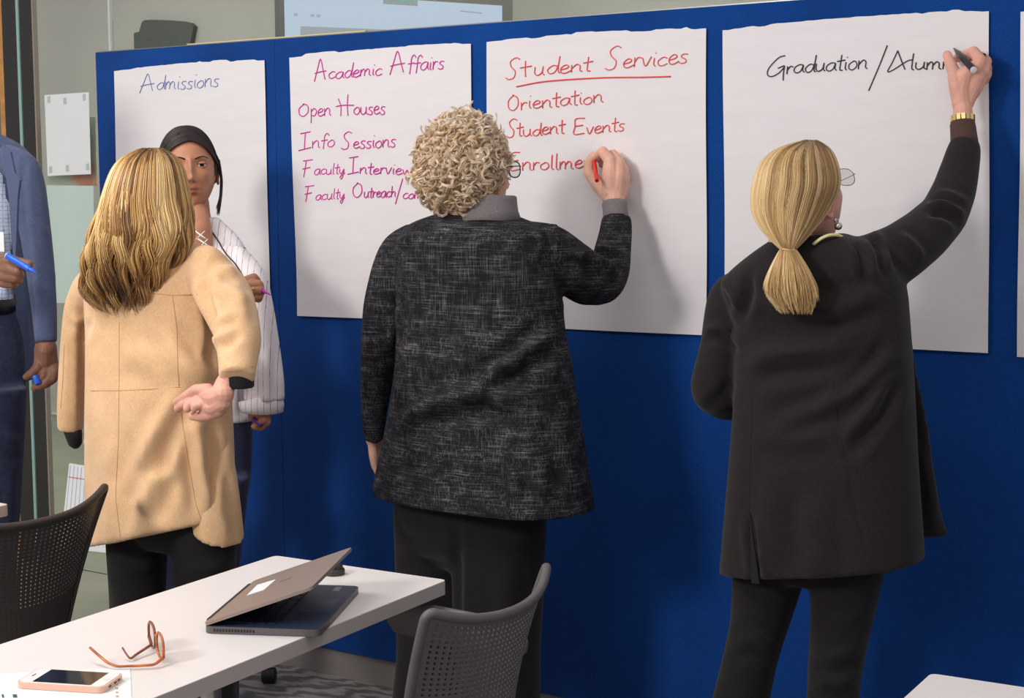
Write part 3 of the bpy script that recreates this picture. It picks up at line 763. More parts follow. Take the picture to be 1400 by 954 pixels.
# brown eyeglasses on the table: lens rims stand on edge, temples spread to the left
M_tort = plain('amber_acetate', (176,96,44), .25, var=.25, scale=90); M_tortd = plain('brown_acetate', (128,66,44), .25, var=.2, scale=90)
t = NT('spectacle_lens', 0, spec=.1); t.b.inputs['Transmission Weight'].default_value = 1; t.b.inputs['IOR'].default_value = 1.01; M_lens = t.m
g1 = atz(225,908,.7375); g2 = atz(209,886,.7375); gx = nrm(g2-g1); gl = .132; gy = np.array([-gx[1], gx[0], 0])   # gy points left
eg = empty('eyeglasses', g1+gx*gl/2, 'amber-brown eyeglasses lying open on the white table', 'eyeglasses')
gm = g1+gx*gl/2
for sg in (-1, 1):
    c = gm+gx*sg*.034+UP*.021
    P = [c+gx*(.027*math.cos(a)*(abs(math.cos(a))+.01)**-.2)+UP*(.0195*math.sin(a)*(abs(math.sin(a))+.01)**-.2) for a in np.linspace(0, 2*math.pi, 29)]
    MB().tube(P, .0022, 8, cap=False).build('rim', M_tort if sg < 0 else M_tortd, eg)
    MB().prism(P[:-1], -gy*.001).build('lens', M_lens, eg, smooth=False)
MB().tube([gm-gx*.008+UP*.026, gm+UP*.03, gm+gx*.008+UP*.026], .002, 8).build('bridge', M_tort, eg)
T1 = [gm-gx*.060+UP*.010, atz(212,908.5,.742), atz(190,910,.741), atz(160,911,.741), atz(147,906,.744), atz(134,895,.752), atz(123,885,.760)]
MB().tube(smoothpath(T1, 30), np.linspace(.0030,.0024,30), 8, flat=.7).build('temple', M_tort, eg)
T2 = [gm+gx*.060+UP*.012, atz(207,881,.748), atz(198,887,.745), atz(187,894,.742), atz(178,901,.740), atz(172,893,.746), atz(167.5,885.5,.752)]
MB().tube(smoothpath(T2, 30), np.linspace(.0030,.0022,30), 8, flat=.7).build('temple', M_tortd, eg)

# ================================================================ PEOPLE
def ico(sub):
    bm = bmesh.new(); bmesh.ops.create_icosphere(bm, subdivisions=sub, radius=1)
    V = np.array([v.co[:] for v in bm.verts]); F = np.array([[v.index for v in f.verts] for f in bm.faces]); bm.free(); return V, F
ICO = {k: ico(k) for k in (5, 6)}
def frame_from(look, tilt=0.0):
    """columns: side (person's left), forward, up"""
    f = nrm(look); s = nrm(np.cross([0,0,1.], f)); u = np.cross(f, s)
    c, d = math.cos(tilt), math.sin(tilt); s2 = s*c+u*d; u2 = -s*d+u*c
    return np.stack([s2, f, u2], -1)                     # local (x,y,z) -> x=left... y forward, z up
def headsurf(D):
    D = nrm(np.atleast_2d(D)); nx, ny, nz = D[:,0], D[:,1], D[:,2]
    t = np.clip(-nz, 0, 1); rr = np.sqrt(nx**2+ny**2)+1e-9; k = (rr**.82)/rr
    z = np.where(nz > 0, nz*.112, nz*.122)
    w = .0775*(1-.36*t**1.6)*(1-.05*np.clip(nz,0,1)); x = nx*k*w
    yf = .092*(1-.10*t**2); yb = .104*(1-.62*t**1.1)
    y = ny*k*np.where(ny > 0, yf, yb)+.010*t**2
    return np.stack([x, y, z], -1)
def head_mesh(sub, feat=1.0):
    V0, F = ICO[sub]; P = headsurf(V0); x, y, z = P.T.copy(); fr = np.clip(V0[:,1]*1.6, 0, 1)**.7
    def g(x0, z0, sx, sz, amp, sym=True):
        q = np.exp(-((x-x0)/sx)**2-((z-z0)/sz)**2)
        if sym and x0 != 0: q += np.exp(-((x+x0)/sx)**2-((z-z0)/sz)**2)
        return amp*q
    d = g(0,.016,.0075,.016,.007)+g(0,-.004,.008,.015,.010)+g(0,-.024,.0095,.0095,.017)+g(.0115,-.030,.0062,.0055,.0085)
    d += g(.031,.013,.0155,.0095,-.0085)+g(.030,.029,.021,.0065,.0045)+g(0,.027,.012,.01,.002)
    d += g(.043,-.018,.017,.016,.005)+g(0,-.0515,.0175,.0042,.0062)+g(0,-.0632,.0155,.0050,.0070)+g(0,-.0572,.021,.0016,-.0035)
    d += g(0,-.044,.0035,.006,-.0018)+g(0,-.074,.016,.0045,-.004)+g(0,-.096,.019,.013,.009)+g(0,-.055,.03,.022,.004)
    d += g(.0065,-.0335,.0028,.0022,-.004)+g(.024,-.057,.004,.004,-.002)
    y = y+d*fr*feat
    lip = (np.exp(-(x/.0185)**4-((z+.0508)/.0048)**2)+np.exp(-(x/.016)**4-((z+.0635)/.0058)**2))*(V0[:,1] > .5)
    nost = 1.6*(np.exp(-((np.abs(x)-.0065)/.0030)**2-((z+.0335)/.0022)**2))*(V0[:,1] > .5)  # shade of the nostril openings painted into the skin tint
    return np.stack([x, y, z], -1), F, np.clip(lip, 0, 1)+np.clip(nost, 0, 1)
def ear(mb, Fm, C, sg):
    c = np.array([sg*.0765, -.008, -.004]); pts = []
    for k in range(15):
        a = math.radians(-200+290*k/14) if sg > 0 else math.radians(-200+290*k/14)
        pts.append(c+[sg*(.006+.004*math.sin(a)), .016*math.cos(a)*-1*-1, .030*math.sin(a)])
    mb.tube([C+Fm@p for p in smoothpath(pts, 26)], np.r_[.003, np.full(24,.0042), .003], 8)
    mb.ball(C+Fm@(c+[sg*.001,0,-.002]), 1, (.006,.015,.027), Fm, 14)
    mb.ball(C+Fm@(c+[sg*.004,.002,-.031]), 1, (.0045,.007,.008), Fm, 10)
    mb.ball(C+Fm@(c+[sg*.005,.010,-.004]), 1, (.004,.004,.008), Fm, 10)
def add_head(mb, Fm, C, scale=1.0, sub=5):
    V, F, lip = head_mesh(sub); mb.add(C+(V*scale)@Fm.T, F, lip)
    e = MB()
    for sg in (-1, 1): ear(e, Fm*scale, C, sg)
    mb.merge(e); return mb
M_scl = plain('eye_white', (214,204,196), .35); M_iris = plain('dark_brown_iris', (48,28,20), .5, spec=.15); M_pup = plain('pupil', (8,6,6), .4, spec=.15)
def eyes(parent, Fm, C, skin, browmat, sc=1.0, gaze=(0,1,0)):
    g = nrm(np.array(gaze, float)); 
    for sg in (-1, 1):
        c = np.array([sg*.031, .0735, .0115]); P = C+Fm@(c*sc); G = Fm@g
        mb = MB(); mb.ball(P, .0125*sc, seg=24); o = mb.build('eye', M_scl, parent)
        a = nrm(np.cross(G, [0,0,1.])); b = np.cross(G, a)
        for rad, off, mt, nm in ((.0062,.0127,M_iris,'iris'),(.0028,.0129,M_pup,'pupil')):
            n = 20; R = [[P+(G*math.sqrt(off**2-(rad*q)**2)+(a*math.cos(2*math.pi*k/n)+b*math.sin(2*math.pi*k/n))*rad*q)*sc for k in range(n)] for q in (1,.75,.5,.25,.04)]
            MB().rings(R).build(nm, mt, o)
        # lids: bands of skin wrapping the ball
        lid = MB()
        for (lo, hi, rr_) in ((15, 80, .0140), (-75, -17, .0137)):
            R = []
            for el in np.linspace(lo, hi, 9):
                row = []
                for az in np.linspace(-78, 78, 21):
                    e_ = math.radians(el*(1-.55*(az/78)**2) if abs(el) < 30 else el); a_ = math.radians(az)
                    q = np.array([math.sin(a_)*math.cos(e_), math.cos(a_)*math.cos(e_), math.sin(e_)])*rr_
                    row.append(C+Fm@((c+q)*sc))
                R.append(row)
            R = np.array(R); n, m = R.shape[:2]
            Fq = [(i*m+j, i*m+j+1, (i+1)*m+j+1, (i+1)*m+j) for i in range(n-1) for j in range(m-1)]
            lid.add(R.reshape(-1,3), Fq)
        lid.build('eyelid', skin, parent)
        lash = [C+Fm@((c+np.array([math.sin(math.radians(az)), math.cos(math.radians(az))*math.cos(math.radians(14*(1-.55*(az/78)**2))), math.sin(math.radians(14*(1-.55*(az/78)**2)))])*.0145)*sc) for az in np.linspace(-70,70,13)]
        MB().tube(lash, .0009, 6).build('eyelash', browmat, parent)
        bw = [C+Fm@(np.array([sg*xx, .0905+.001-(xx-.03)**2*9-(.004 if xx > .04 else 0), zz])*sc) for xx, zz in ((.013,.0275),(.02,.031),(.03,.034),(.040,.0335),(.050,.0285))]
        MB().tube(smoothpath(bw, 16), np.linspace(.0032,.0012,16), 8, flat=.8).build('eyebrow', browmat, parent)

# ---- hair made of strands
def strands(P, rad, tint, name, mat, parent, m=3, kind='stuff'):
    """P [N,S,3] strand centre lines; rad [S] or [N,S]; tint [N,S]"""
    N, S = P.shape[:2]; rad = np.broadcast_to(rad, (N, S))
    T = nrm(np.gradient(P, axis=1)); v = nrm(P-CAM); A = nrm(np.cross(T, v)); B = np.cross(T, A)
    th = np.array([0, 2*np.pi/3, 4*np.pi/3])+np.pi/6 if m == 3 else np.linspace(0, 2*np.pi, m, endpoint=False)
    R = P[:,:,None]+rad[:,:,None,None]*(np.cos(th)[:,None]*A[:,:,None]+np.sin(th)[:,None]*B[:,:,None])
    i = np.arange(N)[:,None,None]*S*m; j = np.arange(S-1)[None,:,None]*m; k = np.arange(m)[None,None,:]; k2 = (k+1) % m
    Q = np.stack([i+j+k, i+j+k2, i+j+m+k2, i+j+m+k], -1).reshape(-1, 4)
    mb = MB().add(R.reshape(-1, 3), Q, np.repeat(tint.reshape(-1), m))
    return tag(mb.build(name, mat, parent, attr='tint'), kind=kind)
def loft_point(fr, th, s, off):
    C, Aa, Bb, T, e1, e2, sn = fr
    f = lambda q: np.interp(s, sn, q)
    c = np.stack([f(C[:,i]) for i in range(3)], -1); a = f(Aa)+off; b = f(Bb)+off
    p = c+(a*np.cos(th))[...,None]*e1+(b*np.sin(th))[...,None]*e2
    p[...,2] += f(T)*a*np.cos(th); return p
def hair_loft(rows, phi, N, S, name, mat, parent, wave=(.02,2.2), clump=46, rad=.0011, th_rng=(0,2*np.pi), s_end=(.8,1.0), start=(0,.12), jit=.006, tint=None, flare=0.0, base=True, shrink=.008, basemat=None):
    fr = row_frames(rows, phi, .01)
    th0 = RNG.uniform(th_rng[0], th_rng[1], N); cl = np.floor(th0/(2*np.pi)*clump); ph = RNG.uniform(0, 6.28, clump+1)[cl.astype(int)]
    fq = wave[1]*RNG.uniform(.8, 1.25, clump+1)[cl.astype(int)]; layer = RNG.uniform(-1, 1, N)
    s0 = RNG.uniform(start[0], start[1], N); s1 = RNG.uniform(s_end[0], s_end[1], N)-.12*(RNG.random(N) < .2)
    u = np.linspace(0, 1, S)[None]; s = s0[:,None]+(s1-s0)[:,None]*u
    pull = (cl+.5)/clump*2*np.pi
    th = th0[:,None]*(1-.45*u)+pull[:,None]*.45*u
    env = np.clip((s-.25)/.75, 0, 1)
    wv = np.sin(fq[:,None]*6.28*s+ph[:,None]+layer[:,None]*.5)
    th = th+wave[0]*wv*env*6+RNG.normal(0, .02, (N,1))*(1+2*u)
    off = jit*layer[:,None]+wave[0]*.45*np.cos(fq[:,None]*6.28*s+ph[:,None])*env+flare*u**3*RNG.random((N,1))
    P = loft_point(fr, th, s, off)
    clt = RNG.uniform(-.5, .5, clump+1)[cl.astype(int)]
    tn = tint(s, clt[:,None], RNG.uniform(-.5, .5, (N,1)), layer[:,None]) if tint else np.clip(.5+.5*clt[:,None]+.3*RNG.uniform(-.5,.5,(N,1))+0*s, 0, 1)
    r = rad*np.clip(np.minimum(u*12+.5, (1-u)*5+.15), 0, 1)
    o = strands(P, r, np.clip(tn, 0, 1), name, mat, parent)
    if base:
        th_ = np.linspace(th_rng[0], th_rng[1], 49); ss = np.linspace(.01, .93, 40)
        if th_rng[1]-th_rng[0] > 6.2:
            th_ = th_[:-1]; R = loft_point(fr, np.tile(th_, (40,1)), np.repeat(ss[:,None], len(th_), 1), -shrink-.0*ss[:,None])
            b = MB().rings(R)
        else:
            R = loft_point(fr, np.tile(th_, (40,1)), np.repeat(ss[:,None], len(th_), 1), -shrink); n, m = R.shape[:2]
            b = MB().add(R.reshape(-1,3), [(i*m+j, i*m+j+1, (i+1)*m+j+1, (i+1)*m+j) for i in range(n-1) for j in range(m-1)])
        b.build('hair_mass', basemat, parent)
    return o
def scalp_hair(parent, Fm, C, sc, N, S, mat, basemat, ends, part=0.0, lift=1.07, name='hair', rad=.0009, tint=None, front=52, back=150, tail=None, rng=None):
    """strands from a parting over the skull to the side points given by ends(sg, alpha)"""
    g = rng or RNG
    al = np.radians(g.uniform(front, back, N)); sg = np.where(g.random(N) < .5, -1, 1)
    m = np.stack([part*np.ones(N)*np.sin(al)*1.0, np.cos(np.radians(0))*np.cos(al-np.radians(0)), np.sin(al)], -1)
    e = np.array([ends(a, b) for a, b in zip(sg, np.degrees(al))])
    u = np.linspace(0, 1, S)[None,:,None]; D = m[:,None]*(1-u)+e[:,None]*u
    om = np.arccos(np.clip((nrm(m)*nrm(e)).sum(-1), -1, 1))[:,None,None]; D = (np.sin((1-u)*om)*nrm(m)[:,None]+np.sin(u*om)*nrm(e)[:,None])/np.sin(om)
    P = headsurf(D.reshape(-1,3)).reshape(N, S, 3)*(lift+g.uniform(-.012,.012,(N,1,1)))
    if tail is not None: P = tail(P, sg, al)
    W = C+(P*sc)@Fm.T
    t_ = tint if tint is not None else np.clip(g.uniform(.2,.8,(N,1))+0*u[...,0], 0, 1)
    return strands(W, rad*np.clip(np.minimum(1, (1-u[...,0])*6+.2), 0, 1), np.broadcast_to(t_, (N, P.shape[1])).copy(), name, mat, parent)
def scalp_cap(parent, Fm, C, sc, mat, keep, lift=1.045):
    V0, F = ICO[5]; k = keep(V0); P = headsurf(V0)*lift; fk = k[F].all(1)
    MB().add(C+(P*sc)@Fm.T, F[fk]).build('hair_mass', mat, parent)

def simple_hand(mb, wrist, d, pn, ts, L=.17, curl=(.35,.4,.35)):
    """relaxed hand: d = direction of fingers, pn = palm normal, ts = +-1 thumb side"""
    d = nrm(d); pn = nrm(pn-(pn@d)*d); s = np.cross(d, pn)*ts; k = L/.175; w = np.array(wrist)
    for i in range(4):
        off = (.026-.0172*i)*k; b = w+d*(.085-.004*abs(i-1)-.006*(i == 3))*k+s*off
        mb.capsules([w+s*off*.5, w+d*.045*k+s*off*.85, b], [.013*k,.0125*k,.0095*k], 12)
        ln = (.042,.047,.044,.034)[i]*k; p = b; a = 0; P = [b]; R = [.0090*k]
        for q, (f_, r_) in enumerate(((1,.0084),(.62,.0076),(.5,.0066))):
            a += curl[q]; dd = d*math.cos(a)+pn*math.sin(a); p = p+dd*ln*f_; P.append(p); R.append(r_*k*(1-.06*(i == 3)))
        mb.capsules(P, R, 12)
    t0 = w+d*.02*k+s*.022*k; td = nrm(d*.75+s*.6+pn*.35)
    mb.capsules([w+d*.01*k+s*.01*k, t0, t0+td*.036*k, t0+td*.036*k+nrm(d+s*.15+pn*.4)*.030*k, t0+td*.036*k+nrm(d+s*.05+pn*.5)*.052*k], np.array([.014,.0145,.0115,.0095,.008])*k, 12)
    return mb
def shoe(parent, c, yaw, mat, L=.245):
    f = np.array([math.sin(yaw)*-1, math.cos(yaw), 0]); s = np.array([f[1], -f[0], 0]); R = []
    for t_, w_, h_ in ((-.36,.018,.035),(-.33,.030,.062),(-.2,.033,.07),(-.05,.034,.062),(.15,.040,.048),(.35,.044,.036),(.52,.038,.028),(.62,.022,.02),(.64,.008,.012)):
        row = []
        for k in range(16):
            a = 2*math.pi*k/16; row.append(np.array([c[0], c[1], 0])+f*t_*L+s*w_*math.cos(a)+UP*(.012+max(0, h_*(.5+.5*math.sin(a)))))
        R.append(row)
    MB().rings(R).build('shoe', mat, parent)
    so = [(-.36,.02),(-.2,.034),(0,.035),(.2,.044),(.4,.046),(.58,.034),(.65,.012)]
    poly = [np.array([c[0], c[1], .0005])+f*t_*L+s*w_ for t_, w_ in so]+[np.array([c[0], c[1], .0005])+f*t_*L-s*w_ for t_, w_ in so[::-1]]
    MB().prism(poly, (0,0,.014)).build('sole', M_blackpl, parent, smooth=False)
def legs_garment(parts, voxel, name, mat, parent, folds=(), wr=None, phi=0.0, smooth=5):
    mb = MB()
    for pi_, rows in enumerate(parts):
        mb.merge(loft(rows, phi, 32, 2.1, .02))
        if pi_ == 0: continue
        C, Aa, Bb = row_frames(rows, phi, .06)[:3]; LEGS.append((C[2:], np.minimum(Aa, Bb)[2:]*.6))
    mb = remesh(mb, voxel, smooth); mb = crease(mb, list(folds), wr); return mb.build(name, mat, parent)
def fz(c, z): return np.array([c[0], c[1], z])
def marker(tip, end, rad, cols, label, capcol=None, endcap=None, name='marker', group=None, captip=True):
    """cols: barrel material; a pen with barrel, collar, nib"""
    tip = np.array(tip, float); end = np.array(end, float); d = nrm(tip-end); L = np.linalg.norm(tip-end)
    e = empty(name, (tip+end)/2, label, 'marker', group)
    MB().tube([end, end+d*.001, end+d*(L*.72), end+d*(L*.78)], [rad*.92, rad, rad, rad*.86], 20).build('barrel', cols, e, auto=40)
    MB().tube([end+d*(L*.77), end+d*(L*.82), end+d*(L*.93)], [rad*.7, rad*.66, rad*.34], 16).build('collar', capcol or cols, e, auto=50)
    MB().tube([end+d*(L*.92), end+d*(L*.99), tip], [rad*.28, rad*.26, rad*.14], 10).build('nib', capcol or cols, e, auto=50)
    if endcap is not None: MB().tube([end-d*.0015, end-d*.001, end+d*.0005], [rad*.8, rad*.96, rad*.98], 20).build('end_plug', endcap, e, auto=40)
    return e
def on_surface(mb_data_bvh, px, lift=.0006):
    from mathutils.bvhtree import BVHTree
    out = []
    for x, y in px:
        h = mb_data_bvh.ray_cast(Vector(CAM), Vector(nrm(ray(x, y))))
        if h[0] is not None: out.append(np.array(h[0])+np.array(h[1])*lift*(-1 if h[1].dot(Vector(nrm(ray(x,y)))) > 0 else 1))
    return np.array(out)
def bvh_of(mb):
    from mathutils.bvhtree import BVHTree
    V, F, M, A = mb.data(); return BVHTree.FromPolygons([tuple(v) for v in V], [tuple(q) for f in F for q in f.tolist()])
def densify(px, step=4):
    px = np.array(px, float); L = np.r_[0, np.cumsum(np.linalg.norm(np.diff(px, axis=0), axis=1))]; s = np.arange(0, L[-1], step)
    return np.stack([np.interp(s, L, px[:,0]), np.interp(s, L, px[:,1])], -1)
def seam(bvh, px, mat, parent, r=.0009, name='seam', lift=.0):
    P = on_surface(bvh, densify(px), lift)
    if len(P) > 3: MB().tube(smoothpath(P, len(P)), r, 6).build(name, mat, parent)
def strip(bvh, px, w, mat, parent, name): pass
def inner_body(mb, torso, limbs):
    """hidden trunk and limbs under the clothes, fused coarsely"""
    b = MB()
    mb.trunk = torso
def finish(body, skin, parent):
    b = MB()
    for P, R in body.trunk+ARMS+LEGS: b.capsules(P, R, 14)
    ARMS.clear(); LEGS.clear()
    body.merge(remesh(b, .011, 3)); return body.build('body', skin, parent, attr='tint')

def foot(px, Y): return (at(px, 960, Y)[0], Y, .12)

# ---------------------------------------------------------------- fabrics
def tweed_mat():
    t = NT('black_slub_tweed', .95, spec=.15)
    h = t.noise(1, t.coord((14,14,430)), 3, .7); v = t.noise(1, t.coord((430,430,15)), 3, .7); p = t.noise(26, detail=4)
    hh = t.ramp(h, [(.50, (0,0,0)), (.72, (255,255,255))]); vv = t.ramp(v, [(.50, (0,0,0)), (.72, (255,255,255))])
    pm = t.ramp(p, [(.35, (70,70,70)), (.65, (235,235,235))])
    s = t.mix(1.0, t.mix(1.0, hh, vv, 'ADD'), pm, 'MULTIPLY')
    t.col(t.mix(t.math('MULTIPLY', s, .6), lin((27,26,30)), lin((150,148,154)))); t.bump(t.noise(500, detail=2), .6, .0015); return t.m
def suede_mat():
    t = NT('tan_suede', .9, spec=.2); n = t.noise(7, detail=6, rough=.7); n2 = t.noise(240, detail=3)
    c = t.ramp(n, [(.3, (208,160,114)), (.7, (236,192,146))]); t.col(t.mix(.25, c, t.ramp(n2, [(.3, (185,150,110)), (.7, (240,215,180))])))
    t.bump(n2, .35, .001); t.b.inputs['Sheen Weight'].default_value = .25; t.b.inputs['Sheen Roughness'].default_value = .5; return t.m
def stripe_mat(name, base, line, pitch, width, axis, pitch2=None):
    t = NT(name, .8, spec=.2)
    tc = t.n('ShaderNodeTexCoord'); sp = t.n('ShaderNodeSeparateXYZ'); t.l(tc.outputs['Object'], sp.inputs[0])
    u = t.math('ADD', t.math('MULTIPLY', sp.outputs[0], axis[0]/pitch), t.math('MULTIPLY', sp.outputs[1], axis[1]/pitch))
    m = t.math('LESS_THAN', t.math('FRACT', u), width)
    if pitch2: m = t.math('MAXIMUM', m, t.math('LESS_THAN', t.math('FRACT', t.math('MULTIPLY', sp.outputs[2], 1/pitch2)), width))
    m = t.math('MULTIPLY', m, t.ramp(t.noise(60), [(.3,(120,120,120)),(.6,(255,255,255))]))
    t.col(t.mix(m, lin(base), lin(line))); t.bump(t.noise(300), .3, .0008); return t.m
def wool(name, a, b, scale=260, rough=.92, sheen=.1, bump=.001):
    t = NT(name, rough, spec=.2); t.col(t.ramp(t.noise(scale, detail=3), [(.3, a), (.7, b)])); t.bump(t.noise(scale*1.6, detail=2), .4, bump)
    t.b.inputs['Sheen Weight'].default_value = sheen; return t.m
M_tweed = tweed_mat(); M_suede = suede_mat()
M_seam = plain('tan_seam', (186,140,92), .9); M_blackj = wool('black_jacket', (29,24,25), (40,34,35)); M_bseam = plain('black_seam', (22,18,20), .9)
M_blacktr = wool('black_trouser', (24,22,23), (34,31,31)); M_cuffgrey = wool('grey_knit', (112,104,106), (134,126,126))
M_brownknit = wool('brown_knit', (72,52,46), (90,66,58)); M_blackknit = wool('black_knit', (28,27,32), (40,38,44))
M_suit = wool('blue_grey_suit', (62,72,100), (84,94,124), 320); M_navytr = wool('navy_checked_trouser', (38,42,66), (52,57,82), 90)
M_shirt = stripe_mat('checked_shirt', (206,216,236), (120,138,184), .011, .16, (.83,.56), .011)
M_blouse = stripe_mat('pinstripe_blouse', (236,228,230), (66,58,76), .0165, .07, (.83,.56)); M_blousew = plain('white_blouse_lace', (238,232,232), .8)
M_shoe = plain('black_leather', (24,22,22), .35)
SK_fair = skin_mat('fair_skin', (228,176,152), (206,122,112)); SK_pink = skin_mat('pink_skin', (224,166,146), (200,120,110))
SK_brown = skin_mat('brown_skin', (190,132,102), (128,58,60)); SK_dark = skin_mat('dark_brown_skin', (122,82,64), (110,66,60))

# ================================================================ curly-haired woman writing (middle)
w4 = empty('person', fz(at(640,600,-.45), 0), 'curly blond-haired woman in dark tweed jacket writing on the Student Services sheet', 'person')
body = MB()
f4 = frame_from([.42,.88,.02]); c4 = at(643,240,-.455)
add_head(body, f4, c4, 1.0)
hb = MB()
hand_chains(hb, [
 [(840,292,-.09,15),(840,274,-.085,14.5),(839,262,-.08,15)],
 [(836,264,-.085,14),(834,240,-.085,12),(834,220,-.078,9)], [(842,264,-.08,13),(845,242,-.072,12),(846,224,-.062,9)],
 [(846,266,-.07,11),(850,246,-.058,10),(852,232,-.045,8)], [(848,266,-.065,9),(853,250,-.048,8),(855,241,-.034,7)],
 [(832,268,-.085,11),(817,252,-.078,9.5),(805,236,-.063,8),(805,223,-.052,7),(811,213,-.042,5.8)],
 [(834,220,-.078,8.5),(824,207,-.066,7.4),(817,213,-.044,6.4),(813,217,-.03,5.4)],
 [(846,224,-.062,8),(838,211,-.04,7),(828,215,-.024,6.4),(822,220,-.018,5.5)],
 [(852,232,-.045,7.5),(846,218,-.024,6.6),(836,222,-.014,6)], [(855,241,-.034,6.5),(850,230,-.016,6),(842,233,-.012,5.4)]])
body.merge(remesh(hb, .0021, 2))
hb = MB(); simple_hand(hb, at(511,600,-.42), np.array([.12,.12,-1]), np.array([1,.25,.1]), -1, .165, (.3,.5,.4)); P, R = chain_pts([(512,560,-.43,10),(511,602,-.42,11)]); hb.capsules(P, R)
body.merge(remesh(hb, .0024, 2))
hip4 = at(642,600,-.45)
def trunk(neck, sh, hip, r=.085): return [(np.array([neck, (neck+sh)/2, sh, (sh+hip)/2, hip]), np.array([.05,.048,.06,r*.8,r*.8]))]
inner_body(body, trunk(c4+[0,-.01,-.09], at(650,330,-.44), hip4), [chain_pts([(560,340,-.42,22),(518,460,-.45,18),(512,580,-.42,10)]), chain_pts([(735,345,-.42,22),(822,388,-.24,20),(840,290,-.09,11)]),
 (np.array([hip4+[-.09,0,0], fz(hip4+[-.085,0,0],.45), fz(hip4+[-.08,0,0],.07)]), np.array([.085,.05,.035])), (np.array([hip4+[.09,0,0], fz(hip4+[.085,0,0],.45), fz(hip4+[.08,0,0],.07)]), np.array([.085,.05,.035]))])
pass
# jacket
mb = loft([(604,690,290,-.45,.6),(592,706,296,-.45,.62),(560,742,303,-.445,.60,6),(546,758,316,-.44,.58,4),(540,764,345,-.44,.56),(542,764,400,-.44,.55),(543,768,450,-.44,.55),(541,778,500,-.445,.56),(534,787,560,-.445,.58),(522,796,620,-.45,.6),(512,803,668,-.45,.62,4),(510,806,683,-.45,.63,4)], 0, 64, 2.4)
sleeve(mb, [(572,330,-.43,28),(548,345,-.43,31),(535,375,-.44,29),(524,420,-.45,28),(520,470,-.455,26.5),(514,530,-.45,21.5),(511,575,-.44,17),(511,602,-.43,13)])
sleeve(mb, [(722,338,-.42,36),(748,342,-.41,38),(775,362,-.36,38),(800,380,-.29,37),(822,384,-.23,34),(834,368,-.18,28),(838,340,-.14,25),(842,318,-.115,22.5),(843,298,-.10,20.5)])
jk = remesh(mb, .0065, 6)
jk = crease(jk, [
 ([(745,300),(752,330),(745,370)], 6, -5), ([(752,298),(760,325),(757,350)], 5, 5),
 ([(553,380),(550,430),(543,500)], 6, -6), ([(560,330),(548,352),(548,380)], 5, -4),
 ([(545,590),(575,562),(610,545),(660,538),(710,545),(740,560)], 13, 9), ([(560,600),(590,578),(640,562),(690,562)], 12, -7),
 ([(645,528),(690,500),(735,468),(762,448)], 9, 7), ([(655,550),(705,520),(760,485)], 9, -6), ([(640,515),(690,480),(740,440)], 8, -5),
 ([(780,360),(805,372),(812,395)], 7, -6), ([(815,345),(835,352),(850,370)], 5, -6), ([(812,352),(832,362),(846,382)], 5, 5), ([(770,345),(795,350),(812,342)], 6, 5), ([(815,335),(832,340),(852,350)], 4, 4),
 ([(755,410),(775,420),(810,415)], 7, 4), ([(525,410),(545,430),(538,460)], 7, 5), ([(505,450),(525,470),(540,500)], 7, -4),
 ([(620,310),(640,400),(640,520)], 3, -1.5), ([(700,640),(705,660),(706,684)], 8, 4), ([(600,620),(596,650),(594,684)], 10, 4), ([(660,600),(668,640),(672,684)], 12, -4), ([(740,580),(760,630),(768,684)], 12, -5)],
 [(1.2, 9, 11, .4), (.8, 21, 17, 1.3)])
jk.build('jacket', M_tweed, w4)
# turtleneck collar and cuff
P = at(650,285,-.475)
R = []
for z_, r_, dx in ((-.035,.078,0),(-.01,.066,.004),(.012,.060,.008),(.022,.058,.01),(.024,.055,.01),(.0,.052,.006)):
    R.append([P+[dx+r_*math.cos(a)*1.05+.028, r_*math.sin(a)*.95+.015, z_+.010*math.cos(a*1.0+.8)+.002*math.sin(3*a)] for a in np.linspace(0, 2*math.pi, 33)[:-1]])
MB().rings(R).build('turtleneck_collar', M_cuffgrey, w4)
Pc, Rc = chain_pts([(842,306,-.105,17),(842,296,-.10,17.5),(841,286,-.093,17),(840,278,-.088,17.2),(840,276,-.087,16)]); MB().tube(Pc, Rc, 28).build('cuff', M_cuffgrey, w4)
# trousers
def leg_rows(rows, foot, hw_, hd_): return rows+[('w', foot, hw_, hd_), ('w', (foot[0], foot[1], .035), hw_, hd_*1.05)]
fl = foot(580,-.45); fr_ = foot(690,-.45)
legs_garment([[(548,738,640,-.45,.62),(540,748,690,-.45,.62),(540,744,735,-.45,.58),(575,708,775,-.45,.45)],
 leg_rows([(537,640,690,-.45,.9),(540,634,760,-.45,.95),(541,632,830,-.45,1),(543,630,900,-.45,1.05)], fl, .088,.09),
 leg_rows([(615,748,690,-.45,.9),(618,745,760,-.45,.95),(619,742,830,-.45,1),(621,738,900,-.45,1.05)], fr_, .088,.09)], .009, 'trousers', M_blacktr, w4,
 [([(545,745),(580,755),(615,750)], 8, 4), ([(640,730),(690,745),(735,735)], 8, 4), ([(624,690),(626,800),(625,950)], 6, -6), ([(690,760),(694,850),(690,950)], 14, 4), ([(575,770),(580,860),(580,950)], 14, 4)])
shoe(w4, (fl[0], fl[1]+.03), .05, M_shoe); shoe(w4, (fr_[0], fr_[1]+.03), -.1, M_shoe)
finish(body, SK_fair, w4)
